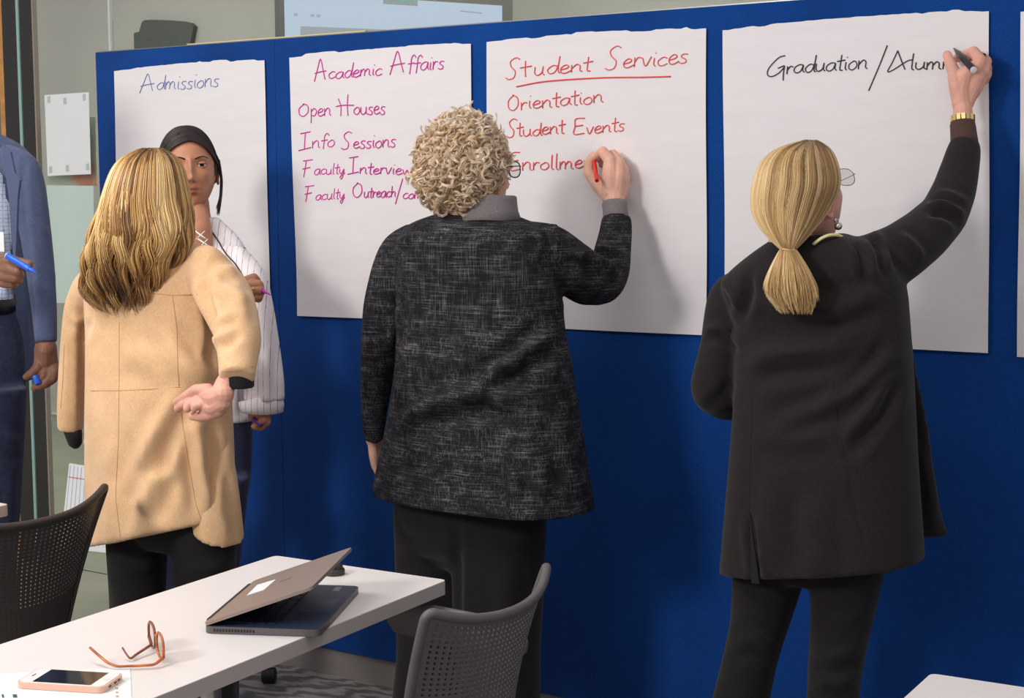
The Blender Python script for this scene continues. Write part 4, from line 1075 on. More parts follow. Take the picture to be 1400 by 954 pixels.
# curls
M_curl = hair_mat('silver_blond_curl', [(0,(178,138,100)),(.35,(224,193,155)),(.7,(248,226,198)),(1,(255,244,230))], .5)
M_curlbase = plain('curl_under_hair', (196,170,134), .8, var=.2, scale=60)  # hair colour of the solid mass under the curls
hc = at(634,229,-.475); fe1 = nrm(_R*[1,1,0]); fe2 = np.array([-fe1[1], fe1[0], 0]); pxm = depth(hc)/F_PX
def curl_c(D, k=1.0):                                   # hair outline: fuller below the ears, flatter on the crown
    x, y, z = D[...,0], D[...,1], D[...,2]
    rx = 68*pxm*(1+.05*np.clip(-z,0,1)); rz = np.where(z > 0, 75, 66)*pxm; ry = 66*pxm
    xo = np.where((x > 0) & (z < 0), 1-.42*np.clip(-z, 0, 1), 1.0)-.12*np.clip(x,0,1)
    return hc+(x*rx*xo*k)[...,None]*fe1+(y*ry*k)[...,None]*fe2+(z*rz*k)[...,None]*UP
V0, Fi = ICO[5]
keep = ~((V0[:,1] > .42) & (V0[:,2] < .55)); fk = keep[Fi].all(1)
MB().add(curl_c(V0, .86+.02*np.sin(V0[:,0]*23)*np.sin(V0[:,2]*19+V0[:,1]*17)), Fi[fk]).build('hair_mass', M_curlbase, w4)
def curls(N, per, S, seed):
    g = np.random.default_rng(seed); D = nrm(g.normal(size=(N*3, 3))); D = D[(D[:,1] < .5) | (D[:,2] > .5)]; D = D[D[:,2] > -.93][:N]; N = len(D)
    c = curl_c(D, g.uniform(.84, 1.0, (N))); n_ = nrm(c-hc)
    rnd = nrm(g.normal(size=(N,3))); low = np.clip(.55-D[:,2], 0, 1)
    ax = nrm(rnd*(.3+.7*low)[:,None]+n_*(.55*low)[:,None]*g.choice([-1,1],(N,1))+np.array([0,0,-1.])*.35)
    a = nrm(np.cross(ax, g.normal(size=(N,3)))); b = np.cross(ax, a)
    rad = g.uniform(.0075,.0140,N)*(.8+.4*low); turns = g.uniform(.9,1.8,N); pitch = g.uniform(.004,.016,N); ph0 = g.uniform(0,6.28,N)
    ln = np.where(g.random(N) < .45, g.uniform(.015,.04,N), 0)
    P = []; Tn = []; base = g.uniform(-.35,.35,N)
    u = np.linspace(0, 1, S)[None]
    for k in range(per):
        dr = g.normal(0, .0014, (N,1)); dz = g.normal(0, .0019, (N,1)); 
        an = ph0[:,None]+turns[:,None]*6.283*u+g.normal(0,.05,(N,1)); r = (rad[:,None]+dr)*(1-.25*u)
        q = c[:,None]+(r*np.cos(an))[...,None]*a[:,None]+(r*np.sin(an))[...,None]*b[:,None]+((pitch*turns)[:,None]*(u-.5)+dz+ln[:,None]*(u-.5))[...,None]*ax[:,None]
        P.append(q); Tn.append(np.clip(.5+base[:,None]+g.uniform(-.18,.18,(N,1))+.25*(D[:,2])[:,None]*.4+0*u, 0, 1))
    return np.concatenate(P), np.concatenate(Tn)
P, T_ = curls(1350, 8, 15, 5)
u = np.linspace(0,1,P.shape[1]); strands(P, .00058*np.clip(np.minimum(u*9+.5,(1-u)*9+.5),0,1)[None], T_, 'hair', M_curl, w4)
M_frame_dark = plain('dark_spectacle_frame', (64,46,46), .3)
specs(w4, c4+f4@np.array([0,.104,.012]), f4[:,0], f4[:,1], f4[:,2], M_frame_dark, M_lens)
M_redp = plain('red_marker_plastic', (236,40,28), .3); M_redcap = plain('deep_red_plastic', (205,16,18), .3)
marker(at(811,210,-.008), at(816,246.5,-.135), .0052, M_redp, 'red felt-tip marker held by the curly-haired woman', M_redcap, M_redcap)

# ================================================================ woman in black jacket writing (right)
w5 = empty('person', fz(at(1120,600,-.45), 0), 'woman with a blond ponytail in a black jacket writing on the Graduation sheet', 'person')
body = MB(); f5 = frame_from([.32,.88,.30]); c5 = at(1096,272,-.435)
add_head(body, f5, c5, .97)
hb = MB()
hand_chains(hb, [
 [(1317,190,-.12,13.5),(1317,165,-.11,13.2),(1316,145,-.10,13)],
 [(1314,142,-.10,13),(1314,122,-.10,12.5),(1318,104,-.095,11.5),(1330,92,-.09,9)], [(1320,140,-.09,12),(1328,118,-.085,12),(1338,100,-.075,10.5)],
 [(1322,138,-.085,10),(1334,118,-.07,10.5),(1345,98,-.058,9)],
 [(1313,138,-.10,12),(1308,118,-.105,11),(1304,98,-.095,8.8),(1298,84,-.075,7.6),(1295,75,-.06,6.2)],
 [(1334,93,-.09,9),(1340,82,-.08,8.5),(1331,71,-.06,8),(1318,76,-.04,6.8),(1308,80,-.026,5.8)],
 [(1344,97,-.07,9),(1348,84,-.05,8.2),(1340,77,-.032,7),(1326,84,-.02,6)],
 [(1348,102,-.052,8),(1349,92,-.03,7.4),(1341,88,-.018,6.4),(1330,93,-.013,5.6)],
 [(1346,108,-.045,7.4),(1346,101,-.024,6.6),(1336,99,-.014,5.6)]])
body.merge(remesh(hb, .0019, 2))
hb = MB(); wl = at(1040,545,-.18); simple_hand(hb, wl, np.array([.8,.35,.25]), np.array([.2,-.3,-.9]), 1, .165, (.4,.5,.4)); body.merge(remesh(hb, .0026, 2))
hip5 = at(1118,640,-.45)
inner_body(body, trunk(c5+[-.01,-.03,-.085], at(1110,385,-.44), hip5), [chain_pts([(1010,400,-.43,22),(976,530,-.47,20),(1040,545,-.18,12)]), chain_pts([(1195,365,-.41,24),(1292,296,-.22,22),(1317,180,-.115,12)]),
 (np.array([hip5+[-.085,0,0], fz(hip5+[-.10,0,0],.45), fz(hip5+[-.13,0,0],.07)]), np.array([.08,.046,.032])), (np.array([hip5+[.085,0,0], fz(hip5+[.085,0,0],.45), fz(hip5+[.085,0,0],.07)]), np.array([.08,.046,.032]))])
pass
mb = loft([(1062,1150,322,-.46,.62,-6),(1040,1172,332,-.455,.62,-14),(1010,1204,352,-.45,.58,-24),(992,1218,374,-.445,.56,-18),(996,1226,400,-.44,.55,-8),(1012,1230,440,-.44,.56),(1014,1234,490,-.445,.57),(1013,1237,550,-.445,.58),(1008,1240,620,-.45,.6),(1002,1244,690,-.45,.62,-6),(997,1247,745,-.45,.63,-20),(994,1248,774,-.45,.64,-34)], 0, 64, 2.5)
sleeve(mb, [(1020,395,-.43,30),(1000,405,-.43,33),(992,435,-.45,30),(986,470,-.465,28),(980,505,-.47,31),(976,532,-.46,34),(992,545,-.38,30),(1025,548,-.25,24)])
sleeve(mb, [(1170,372,-.42,46),(1200,362,-.41,45),(1232,344,-.36,40),(1262,322,-.30,37),(1290,294,-.235,33),(1304,262,-.19,30),(1312,232,-.16,26.5),(1318,205,-.135,23),(1320,194,-.125,20)])
jk = remesh(mb, .0062, 6)
jk = crease(jk, [
 ([(1022,370),(1025,400),(1012,440)], 7, -6), ([(985,378),(1005,402),(1016,425)], 6, 5), ([(964,450),(985,448),(1006,466)], 6, 4), ([(964,464),(985,462),(1010,480)], 6, -5),
 ([(1000,520),(985,545),(965,555)], 8, -3), ([(1165,318),(1178,345),(1182,380),(1200,398)], 6, -6), ([(1195,312),(1205,335),(1215,370)], 6, 6), ([(1180,325),(1192,352),(1196,385)], 6, 5),
 ([(1230,320),(1248,335),(1262,352)], 6, 5), ([(1270,290),(1290,292),(1312,305)], 5, -6), ([(1268,282),(1290,280),(1320,292)], 5, 6), ([(1280,262),(1300,266),(1324,278)], 5, 4),
 ([(1030,410),(1090,425),(1150,418),(1210,400)], 12, 6), ([(1020,495),(1070,482),(1130,478),(1180,462)], 14, 6), ([(1030,515),(1080,505),(1140,498)], 12, -5),
 ([(1060,580),(1120,560),(1180,520),(1215,480)], 10, 7), ([(1140,545),(1180,510),(1212,465)], 8, -7), ([(1150,600),(1190,560),(1222,500)], 9, 5), ([(1160,625),(1200,575),(1228,520)], 9, -5),
 ([(1035,590),(1080,600),(1140,590)], 14, 4), ([(1140,540),(1150,600),(1165,680),(1185,760)], 3, -3), ([(1070,430),(1140,445),(1200,430)], 8, -5),
 ([(1025,705),(1030,750),(1036,798)], 5, -9), ([(1110,680),(1118,730),(1120,790)], 18, 4), ([(1060,640),(1052,700),(1050,790)], 16, 3)],
 [(1.0, 8, 9, .9), (.6, 19, 15, 2.3)])
jk.build('jacket', M_blackj, w5)
b5 = bvh_of(jk)
seam(b5, [(1138,520),(1146,580),(1160,660),(1182,758)], M_bseam, w5); seam(b5, [(1028,540),(1026,620),(1024,700)], M_bseam, w5)
seam(b5, [(1172,330),(1182,365),(1205,395),(1226,408)], M_bseam, w5); seam(b5, [(1000,352),(1006,372),(1016,405)], M_bseam, w5)
MB().prism([at(x, y, -.585) for x, y in ((1025,700),(1030,740),(1038,798),(1027,797))], (0,.004,0)).build('back_vent', M_bseam, w5, smooth=False)
fl5 = loft([(1196,1240,420,-.30,.35),(1198,1246,480,-.30,.35),(1204,1260,560,-.30,.35),(1208,1272,640,-.30,.35),(1212,1284,710,-.30,.35,-8),(1212,1290,734,-.30,.35,-10)], 0, 40, 2.3)
fl5 = crease(remesh(fl5, .007, 4), [([(1240,450),(1252,560),(1262,735)], 7, -5), ([(1250,600),(1270,660),(1280,735)], 6, 4)]); fl5.build('front_panel', M_blackj, w5)
Pc, Rc = chain_pts([(1320,200,-.13,18),(1318,190,-.12,18.2),(1317,178,-.115,17.4),(1316,170,-.112,17),(1316,168,-.11,15.5)]); MB().tube(Pc, Rc, 28).build('cuff', M_brownknit, w5)
# bracelet of linked gold plates (worn: part of the person)
M_gold = plain('pale_gold', (226,200,140), .22, .9); ctr = at(1316,163,-.108); ax = nrm(at(1316,150,-.103)-at(1317,175,-.113)); rb = 15.5*depth(ctr)/F_PX
s1 = nrm(np.cross(ax, [0,1,0])); s2 = np.cross(ax, s1); br = None
for k in range(16):
    a = 2*math.pi*k/16; d = s1*math.cos(a)+s2*math.sin(a); tg = -s1*math.sin(a)+s2*math.cos(a)
    MB().rbox(ctr+d*rb, tg, ax, d, (rb*.17, .0066, .0016), .0012, 3).build('bracelet_link', M_gold, w5, smooth=False)
MB().tube([ctr+ (s1*math.cos(a)+s2*math.sin(a))*rb*.98+ax*-.009 for a in np.linspace(0,2*math.pi,33)], .0016, 6, cap=False).build('bracelet_cord', M_blackpl, w5)
# dark stone ring
MB().ball(at(1345,77,-.075), 1, (.0055,.005,.0075), None, 12).build('ring_stone', plain('black_stone', (14,12,16), .08), w5)
# trousers
fl = (at(985,1180,-.45)[0],-.46,.12); fr_ = (at(1130,1180,-.45)[0],-.44,.12)
legs_garment([[(1010,1222,700,-.45,.62),(1004,1210,755,-.45,.6),(1030,1180,796,-.45,.45)],
 leg_rows([(1002,1102,780,-.45,.95),(1000,1080,850,-.45,1),(988,1063,900,-.45,1.05),(974,1053,954,-.45,1.1)], fl, .062,.072),
 leg_rows([(1108,1208,780,-.45,.95),(1109,1192,850,-.45,1),(1105,1180,905,-.45,1.05),(1103,1174,954,-.45,1.1)], fr_, .062,.072)], .0085, 'trousers', M_blacktr, w5,
 [([(1005,880),(1030,870),(1060,880)], 6, 5), ([(1000,900),(1030,896),(1058,905)], 6, -4), ([(1110,890),(1140,898),(1175,885)], 6, 6), ([(1108,912),(1140,922),(1172,912)], 6, -6), ([(1120,840),(1150,850),(1185,832)], 8, 4), ([(1106,925),(1140,935),(1170,925)], 6, 5)])
shoe(w5, (fl[0], fl[1]+.03), .05, M_shoe); shoe(w5, (fr_[0], fr_[1]+.03), -.15, M_shoe)
finish(body, SK_pink, w5)
# hair: swept back to a low ponytail
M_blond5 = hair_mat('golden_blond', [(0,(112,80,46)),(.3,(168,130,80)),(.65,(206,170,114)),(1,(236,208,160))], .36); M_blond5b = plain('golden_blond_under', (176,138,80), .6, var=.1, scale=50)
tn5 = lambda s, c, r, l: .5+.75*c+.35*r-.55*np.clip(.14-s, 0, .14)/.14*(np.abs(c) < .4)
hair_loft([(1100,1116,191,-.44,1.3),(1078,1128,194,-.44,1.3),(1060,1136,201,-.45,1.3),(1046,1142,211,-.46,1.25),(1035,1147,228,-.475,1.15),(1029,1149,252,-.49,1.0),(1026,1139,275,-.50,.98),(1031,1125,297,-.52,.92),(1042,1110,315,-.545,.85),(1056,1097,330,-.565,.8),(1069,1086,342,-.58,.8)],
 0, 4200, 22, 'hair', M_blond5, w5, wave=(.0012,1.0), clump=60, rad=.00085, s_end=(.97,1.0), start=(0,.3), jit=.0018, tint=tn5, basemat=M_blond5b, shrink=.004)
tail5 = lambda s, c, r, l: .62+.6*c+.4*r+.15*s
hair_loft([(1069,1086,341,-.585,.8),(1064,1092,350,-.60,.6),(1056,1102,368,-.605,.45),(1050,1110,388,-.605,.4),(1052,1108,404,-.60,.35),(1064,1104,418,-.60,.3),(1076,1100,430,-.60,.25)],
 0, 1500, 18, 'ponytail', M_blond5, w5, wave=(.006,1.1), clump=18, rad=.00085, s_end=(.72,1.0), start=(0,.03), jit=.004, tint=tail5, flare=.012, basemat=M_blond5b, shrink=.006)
tc_ = at(1078,342,-.585); rt = 8.4*depth(tc_)/F_PX
for dz in (-.002,.0016): MB().tube([tc_+[rt*1.0*math.cos(a), rt*.85*math.sin(a), dz+.001*math.sin(2*a)] for a in np.linspace(0,2*math.pi,29)], .0017, 6, cap=False).build('hair_tie', plain('beige_elastic', (222,180,140), .6), w5)
M_silver = plain('silver_metal', (205,200,190), .2, .9); M_goldf = plain('thin_gold_frame', (186,160,130), .25, .8)
ec = at(1146,309,-.475); MB().ball(ec, .0085, seg=14).build('earring', M_silver, w5)
MB().tube([ec+[0,0,.008], ec+[0,0,.016]], .001, 6).build('earring_hook', M_silver, w5)
MB().ball(at(1142,301,-.475), 1, (.004,.004,.005), None, 10).build('earring', M_silver, w5)
specs(w5, c5+f5@np.array([0,.106,.014]), f5[:,0], f5[:,1], f5[:,2], M_goldf, M_lens, .98, r=.0009)
M_cream = plain('cream_collar', (232,222,160), .6)
P = [at(x, y, Y) for x, y, Y in ((1112,334,-.53),(1122,326,-.53),(1133,321,-.52),(1145,321,-.50),(1156,326,-.47),(1164,331,-.43))]
MB().tube(smoothpath(P, 20), .0034, 10).build('collar', M_cream, w5)
M_blkp = plain('black_marker_barrel', (24,22,26), .3); M_wht = plain('white_plug', (222,222,226), .4)
marker(at(1304,66,-.01), at(1331,95.5,-.135), .0072, M_blkp, 'black felt-tip marker with a white end held by the ponytailed woman', M_blkp, M_wht)

# ================================================================ woman in the tan coat (left, back turned)
w2 = empty('person', fz(at(220,600,-.95), 0), 'woman with long wavy blond hair in a tan suede coat, hand on hip', 'person')
body = MB(); f2 = frame_from([.05,1,0], -.05); c2 = at(210,268,-.955)
add_head(body, f2, c2, .98)
hb = MB()
hand_chains(hb, [
 [(320,508,-1.10,13),(309,524,-1.118,14.5),(303,538,-1.13,15)],
 [(306,538,-1.13,15),(294,543,-1.135,15),(282,541,-1.13,11)],
 [(304,548,-1.13,14),(292,556,-1.135,13),(280,558,-1.13,9.5)],
 [(284,533,-1.13,9.5),(268,533,-1.135,8.2),(254,542,-1.13,7),(241,550,-1.12,5.6)],
 [(280,546,-1.13,8),(262,548,-1.135,7),(250,553,-1.13,6.2),(243,559,-1.12,5.5)],
 [(284,550,-1.13,8),(270,547,-1.14,6.8),(258,553,-1.15,6.4),(256,558,-1.152,6.2)],
 [(286,555,-1.13,7.5),(276,552,-1.145,6.6),(267,555,-1.153,6),(266,558,-1.153,5.8)],
 [(298,560,-1.13,11),(286,567,-1.135,8.2),(274,570,-1.135,7),(263,569,-1.13,5.8)]])
body.merge(remesh(hb, .0021, 2))
hb = MB(); simple_hand(hb, at(122,602,-.80), np.array([.85,.5,-.15]), np.array([.2,-.2,1]), 1, .16, (.5,.6,.5)); body.merge(remesh(hb, .0026, 2))
hip2 = at(225,600,-.95)
inner_body(body, trunk(c2+[0,-.0,-.09], at(215,360,-.95), hip2), [chain_pts([(128,395,-.93,20),(104,470,-.92,17),(99,590,-.91,11)]), chain_pts([(305,385,-.96,20),(330,472,-1.06,18),(318,522,-1.12,10)]),
 (np.array([hip2+[-.075,0,0], fz(hip2+[-.08,0,0],.45), fz(hip2+[-.08,0,0],.07)]), np.array([.075,.045,.032])), (np.array([hip2+[.085,0,0], fz(hip2+[.09,0,0],.45), fz(hip2+[.09,0,0],.07)]), np.array([.075,.045,.032]))])
pass
mb = loft([(180,244,314,-.96,.62,4),(150,268,326,-.955,.6,6),(128,290,343,-.95,.58,4),(112,310,366,-.95,.56,0),(108,318,395,-.95,.55),(110,318,430,-.95,.55),(112,318,470,-.955,.56),(112,318,520,-.96,.58),(112,320,570,-.96,.6),(112,322,620,-.96,.6),(112,323,665,-.96,.6,-8),(112,325,698,-.96,.6,-26),(112,326,727,-.96,.6,-46)], 0, 64, 2.4)
sleeve(mb, [(146,385,-.94,26),(126,392,-.93,27),(112,420,-.92,24),(105,460,-.915,21.5),(100,510,-.91,20),(97,555,-.905,19),(96,588,-.90,17.5)])
sleeve(mb, [(272,362,-.96,30),(288,376,-.97,34),(308,406,-.99,38),(320,438,-1.03,35),(328,468,-1.06,30),(325,492,-1.09,27),(324,517,-1.115,25)])
jk = remesh(mb, .0068, 6)
jk = crease(jk, [
 ([(284,372),(280,400),(290,440),(288,480),(296,510)], 6, -8), ([(296,470),(308,458),(320,448)], 6, 5), ([(298,482),(312,470),(326,458)], 5, -5), ([(292,455),(300,440),(320,428)], 6, 5), ([(300,392),(322,398),(342,412)], 8, 5), ([(292,380),(300,368),(322,372)], 6, 5), ([(283,360),(300,352),(322,356)], 6, -3), ([(330,390),(344,412),(350,445)], 8, -3),
 ([(268,545),(240,580),(222,620),(214,650)], 11, -8), ([(285,525),(262,510),(225,470)], 12, 4), ([(300,500),(270,480),(240,440)], 10, -4), ([(220,640),(208,668),(190,700)], 12, 9), ([(238,560),(200,620),(172,690)], 14, 5),
 ([(285,575),(290,640),(302,700)], 9, -7), ([(270,580),(275,640),(285,700)], 9, 6), ([(255,590),(262,650),(268,710)], 11, -4), ([(150,600),(152,680),(155,745)], 16, 4), ([(128,420),(122,440),(112,470)], 6, -4),
 ([(113,410),(113,500),(113,588)], 4, -6), ([(100,430),(110,440),(125,432)], 5, 5), ([(145,330),(170,338),(200,335)], 10, 3), ([(250,330),(285,342),(320,352)], 10, 4), ([(170,480),(215,500),(235,520)], 14, 3)],
 [(1.1, 8, 10, .2), (.6, 19, 17, 2.0)])
jk.build('coat', M_suede, w2); b2 = bvh_of(jk)
for pl in ([(110,402),(150,402),(200,400),(236,404),(272,402)], [(163,440),(163,520),(162,600),(158,680),(166,745)], [(236,404),(242,450),(243,500),(245,530)],
           [(114,534),(163,534),(205,532),(246,529)], [(247,560),(256,620),(268,690),(276,712)], [(303,508),(325,507),(350,500)], [(84,585),(97,588),(108,590)], [(88,470),(86,520),(83,560)]):
    seam(b2, pl, M_seam, w2, .0009, 'seam')
fp = loft([(290,304,575,-.94,.3),(276,318,605,-.94,.6),(266,323,645,-.945,.8),(264,325,680,-.955,1.2,2),(265,328,710,-.955,1.35,12),(266,331,733,-.955,1.35,22)], 0, 40, 2.2)
crease(remesh(fp, .007, 4), [([(310,640),(316,700),(326,740)], 7, -4)]).build('front_panel', M_suede, w2)
sub = loft([(276,300,322,-.95,.5),(240,318,340,-.95,.5)], 0)
Pc, Rc = chain_pts([(325,505,-1.09,22),(325,518,-1.093,22.5),(325,528,-1.095,22.5),(325,529,-1.095,21)]); MB().tube(Pc, Rc, 28).build('cuff', M_blackknit, w2)
Pc, Rc = chain_pts([(97,580,-.90,13),(101,595,-.90,11.5),(103,606,-.895,9.5),(104,609,-.89,6)]); MB().tube(Pc, Rc, 20).build('cuff', M_blackknit, w2)
fl = (at(188,1050,-.95)[0],-.97,.12); fr_ = (at(282,1050,-.95)[0],-.93,.12)
legs_garment([[(138,318,660,-.95,.62),(142,322,700,-.95,.6),(150,318,728,-.95,.56),(180,292,752,-.95,.4)],
 leg_rows([(144,232,715,-.95,.95),(146,228,750,-.95,1),(150,226,800,-.95,1),(152,224,850,-.95,1.05)], fl, .06,.07),
 leg_rows([(232,324,715,-.95,.95),(236,322,750,-.95,1),(240,322,800,-.95,1),(243,318,850,-.95,1.05)], fr_, .06,.07)], .009, 'trousers', M_blacktr, w2, [([(150,770),(180,780),(220,770)], 8, 4), ([(245,770),(280,780),(318,768)], 8, 4)])
shoe(w2, (fl[0], fl[1]+.03), .1, M_shoe); shoe(w2, (fr_[0], fr_[1]+.03), -.1, M_shoe)
finish(body, SK_pink, w2)
M_bl2 = hair_mat('highlighted_blond', [(0,(70,44,24)),(.25,(122,82,44)),(.5,(176,130,72)),(.75,(214,170,104)),(1,(240,208,150))], .36); M_bl2b = plain('dark_blond_under', (128,88,50), .6, var=.15, scale=40)
def tn2(s, c, r, l):
    root = np.clip(.12-s, 0, .12)/.12; tip = np.clip((s-.55)/.35, 0, 1)
    return (.60+.62*c+.6*r)-.45*root-.42*tip+.12*l*.3
hair_loft([(198,218,202,-.97,.9),(182,230,206,-.97,.95),(170,238,213,-.97,1.0),(161,245,226,-.98,1.0),(154,249,240,-.99,1.0),(147,254,262,-1.0,1.0),(140,258,285,-1.01,.95),(132,260,305,-1.02,.85),(125,259,325,-1.03,.75),(114,252,348,-1.035,.6),(109,236,368,-1.04,.5),(110,226,388,-1.04,.45),(116,217,405,-1.04,.42),(132,206,420,-1.04,.38),(152,192,434,-1.04,.32)],
 0, 5000, 34, 'hair', M_bl2, w2, wave=(.030,2.7), clump=52, rad=.0010, s_end=(.72,1.0), start=(0,.10), jit=.009, tint=tn2, flare=.010, basemat=M_bl2b, shrink=.012)
# writing pad held in her left hand
P = [at(x, y, -.72) for x, y in ((94.5,633.5),(150,643),(150,756),(82,749))]
pad = empty('notepad', sum(P)/4, 'white lined notepad with a pink margin held beside the tan coat', 'notepad')
MB().prism(P, (.0,.006,0)).build('pages', M_paperwhite, pad, smooth=False)
t1, t2 = ((94,653),(150,660)); M_pinkl = plain('pink_rule', (226,150,160), .6); M_bluel = plain('blue_rule', (184,186,212), .6)
def ruled(a, b, mat, w_=.6): MB().prism([at(a[0],a[1]-w_,-.7205), at(b[0],b[1]-w_,-.7205), at(b[0],b[1]+w_,-.7205), at(a[0],a[1]+w_,-.7205)], (0,.0002,0)).build('rule', mat, pad, smooth=False)
ruled((94,652),(150,660), M_pinkl, .8)
for k in range(10):
    x0 = 96+k*5; x1 = 85+k*6.2; MB().prism([at(x0,636+k*.9,-.7205), at(x0+.8,636+k*.9,-.7205), at(x1+.8,748,-.7205), at(x1,748,-.7205)], (0,.0002,0)).build('rule', M_bluel, pad, smooth=False)

# ================================================================ woman in the pinstripe blouse, facing the room
w3 = empty('person', fz(at(262,600,-.42), 0), 'dark-haired woman in white pinstripe blouse facing the room behind the tan coat', 'person')
Rh = nrm(_R*[1,1,0]); Fh = nrm(_F*[1,1,0])
a3 = math.radians(16); lk = -Fh*math.cos(a3)+Rh*math.sin(a3)
f3 = frame_from(lk+np.array([0,0,.02]), .03); c3 = at(257,233,-.42)
sc3 = 1.0
body = MB(); add_head(body, f3, c3, sc3, 6)
hb = MB()
hand_chains(hb, [
 [(300,420,-.66,13),(320,408,-.67,13)], [(318,408,-.67,14),(334,396,-.675,13),(340,388,-.67,10)], [(320,410,-.67,13),(336,404,-.675,12)],
 [(326,392,-.67,8.5),(338,384,-.675,7.6),(347,380,-.672,6.8),(351,384,-.66,6.2)],
 [(330,396,-.675,8),(344,389,-.683,7.2),(354,389,-.680,6.8),(356,393,-.668,6)],
 [(332,402,-.675,8),(346,397,-.685,7),(355,396,-.682,6.6),(357,399,-.668,6)],
 [(334,409,-.672,8),(346,407,-.68,7),(354,405,-.676,6.4),(353,408,-.664,6)],
 [(326,404,-.66,8),(342,402,-.655,7),(354,400,-.655,6)]])
body.merge(remesh(hb, .0021, 2))
hb = MB()
hand_chains(hb, [[(362,545,-.47,11),(358,562,-.475,11)],[(360,560,-.475,12),(352,570,-.48,10)],[(362,566,-.475,9),(364,576,-.478,7),(357,583,-.485,6),(348,583,-.49,5)],[(358,566,-.48,8),(360,574,-.49,6.4),(353,579,-.495,5.4)],[(352,564,-.48,8),(349,571,-.49,6),(350,574,-.495,5.4)],[(347,562,-.478,7),(344,568,-.485,5.5),(347,571,-.49,5)]])
body.merge(remesh(hb, .0021, 2))
hip3 = at(280,540,-.42)
inner_body(body, [(np.array([c3+[0,.0,-.08], at(262,300,-.415), at(268,345,-.41), at(278,480,-.41), hip3]), np.array([.055,.054,.085,.095,.1]))],
 [chain_pts([(330,352,-.42,20),(352,440,-.44,16),(361,550,-.47,10)]), chain_pts([(215,352,-.44,20),(228,450,-.52,16),(320,408,-.67,10)]),
 (np.array([hip3+[-.07,0,0], fz(hip3+[-.07,0,0],.45), fz(hip3+[-.07,0,0],.07)]), np.array([.08,.048,.034])), (np.array([hip3+[.08,0,0], fz(hip3+[.08,0,0],.45), fz(hip3+[.08,0,0],.07)]), np.array([.08,.048,.034]))])
# chest skin in the laced neckline
cp, cr = chain_pts([(268,292,-.44,17),(270,315,-.46,20),(274,335,-.455,18)])
cb = MB(); cb.capsules(cp, cr, 20); body.merge(remesh(cb, .006, 3))
pass
M_brow = plain('dark_brow', (44,28,22), .7)
eyes(w3, f3, c3, SK_brown, M_brow, sc3, (.0,1,.0))
phi3 = math.atan2(Rh[1], Rh[0])
mb = loft([(234,298,297,-.415,.7),(222,314,312,-.41,.66),(206,334,334,-.41,.6),(200,344,356,-.41,.58),(204,344,400,-.41,.58),(208,344,460,-.41,.6),(210,346,520,-.41,.62),(208,350,575,-.41,.64)], phi3, 56, 2.3)
sleeve(mb, [(306,350,-.42,16),(326,356,-.42,20),(344,385,-.43,23),(352,430,-.44,24),(358,475,-.45,25),(361,515,-.46,27),(361,548,-.465,28)])
sleeve(mb, [(230,350,-.43,20),(216,356,-.45,22),(212,400,-.49,23),(222,440,-.54,23),(255,440,-.61,20),(290,428,-.655,16)])
V = None
bl = remesh(mb, .0068, 5)
# open the laced neckline: trim faces in a V in front
Vb, Fb, Mb_, Ab = bl.data(); X, Y = project(Vb); Nb = vnormals(Vb, Fb); facing = ((CAM-Vb)*Nb).sum(1) > 0
vee = facing & (Y < 338) & (np.abs(X-(268+(Y-296)*.17)) < np.clip((342-Y)*.32, 0, 14)) 
Fk = [f[~vee[f].all(1)] for f in Fb]; bl.F = Fk; bl.M = [np.zeros(len(f), int) for f in Fk]
bl = crease(bl, [([(330,470),(335,520),(332,570)], 6, -6), ([(345,400),(360,450),(368,520)], 9, 4), ([(350,480),(352,530),(350,570)], 6, -4), ([(310,300),(325,330),(330,360)], 7, 3), ([(340,430),(345,500),(345,550)], 6, -5), ([(372,480),(376,520),(378,555)], 5, -3)], [(1.2, 10, 9, .5), (.6, 25, 15, 1)])
bl.build('blouse', M_blouse, w3)
b3 = bvh_of(bl)
for a_, b_ in (((266,315),(281,326)),((280,316),(268,327)),((270,326),(285,336)),((284,327),(274,337)),((275,336),(287,344))):
    P = [at(a_[0], a_[1], -.545), at((a_[0]+b_[0])/2, (a_[1]+b_[1])/2, -.55), at(b_[0], b_[1], -.545)]; MB().tube(P, .0026, 8, flat=.6).build('lace', M_blousew, w3)
M_lany = plain('plum_lanyard', (62,34,56), .6)
def strap(px, y0, r=.0019):
    P = on_surface(b3, densify(px, 3), .003); n0 = len(P)
    if n0 < 4: P = np.array([at(x, y, y0) for x, y in px])
    MB().tube(smoothpath(P, max(8, len(P))), r, 8).build('lanyard', M_lany, w3)
strap([(275,300),(282,308),(293,322),(300,333),(309,347),(318,356),(323.5,362),(332,377)], -.55); strap([(272,325),(280,334),(290,341),(301,349),(311,357),(325,369),(333,379)], -.55, .0017)
Pc, Rc = chain_pts([(356,544,-.465,30),(358,555,-.465,30.5),(358,562,-.465,29.5),(358,563,-.465,27)]); 
MB().tube(Pc, Rc, 32).build('sleeve_hem', M_blouse, w3)
fl = foot(246,-.40); fr_ = foot(298,-.43)
M_navy3 = wool('slate_navy_trouser', (46,50,76), (66,70,98))
legs_garment([[(215,345,560,-.41,.66),(214,345,620,-.41,.66),(216,342,670,-.41,.64)],
 leg_rows([(216,282,660,-.41,1),(219,274,730,-.41,1),(222,262,790,-.41,1.05)], fl, .06,.07),
 leg_rows([(276,342,650,-.41,1),(278,334,720,-.41,1),(282,326,790,-.41,1.05)], fr_, .06,.07)], .009, 'trousers', M_navy3, w3, [], None, phi3)
shoe(w3, (fl[0], fl[1]-.05), math.pi-.3, M_shoe); shoe(w3, (fr_[0], fr_[1]-.05), math.pi+.3, M_shoe)
finish(body, SK_brown, w3)
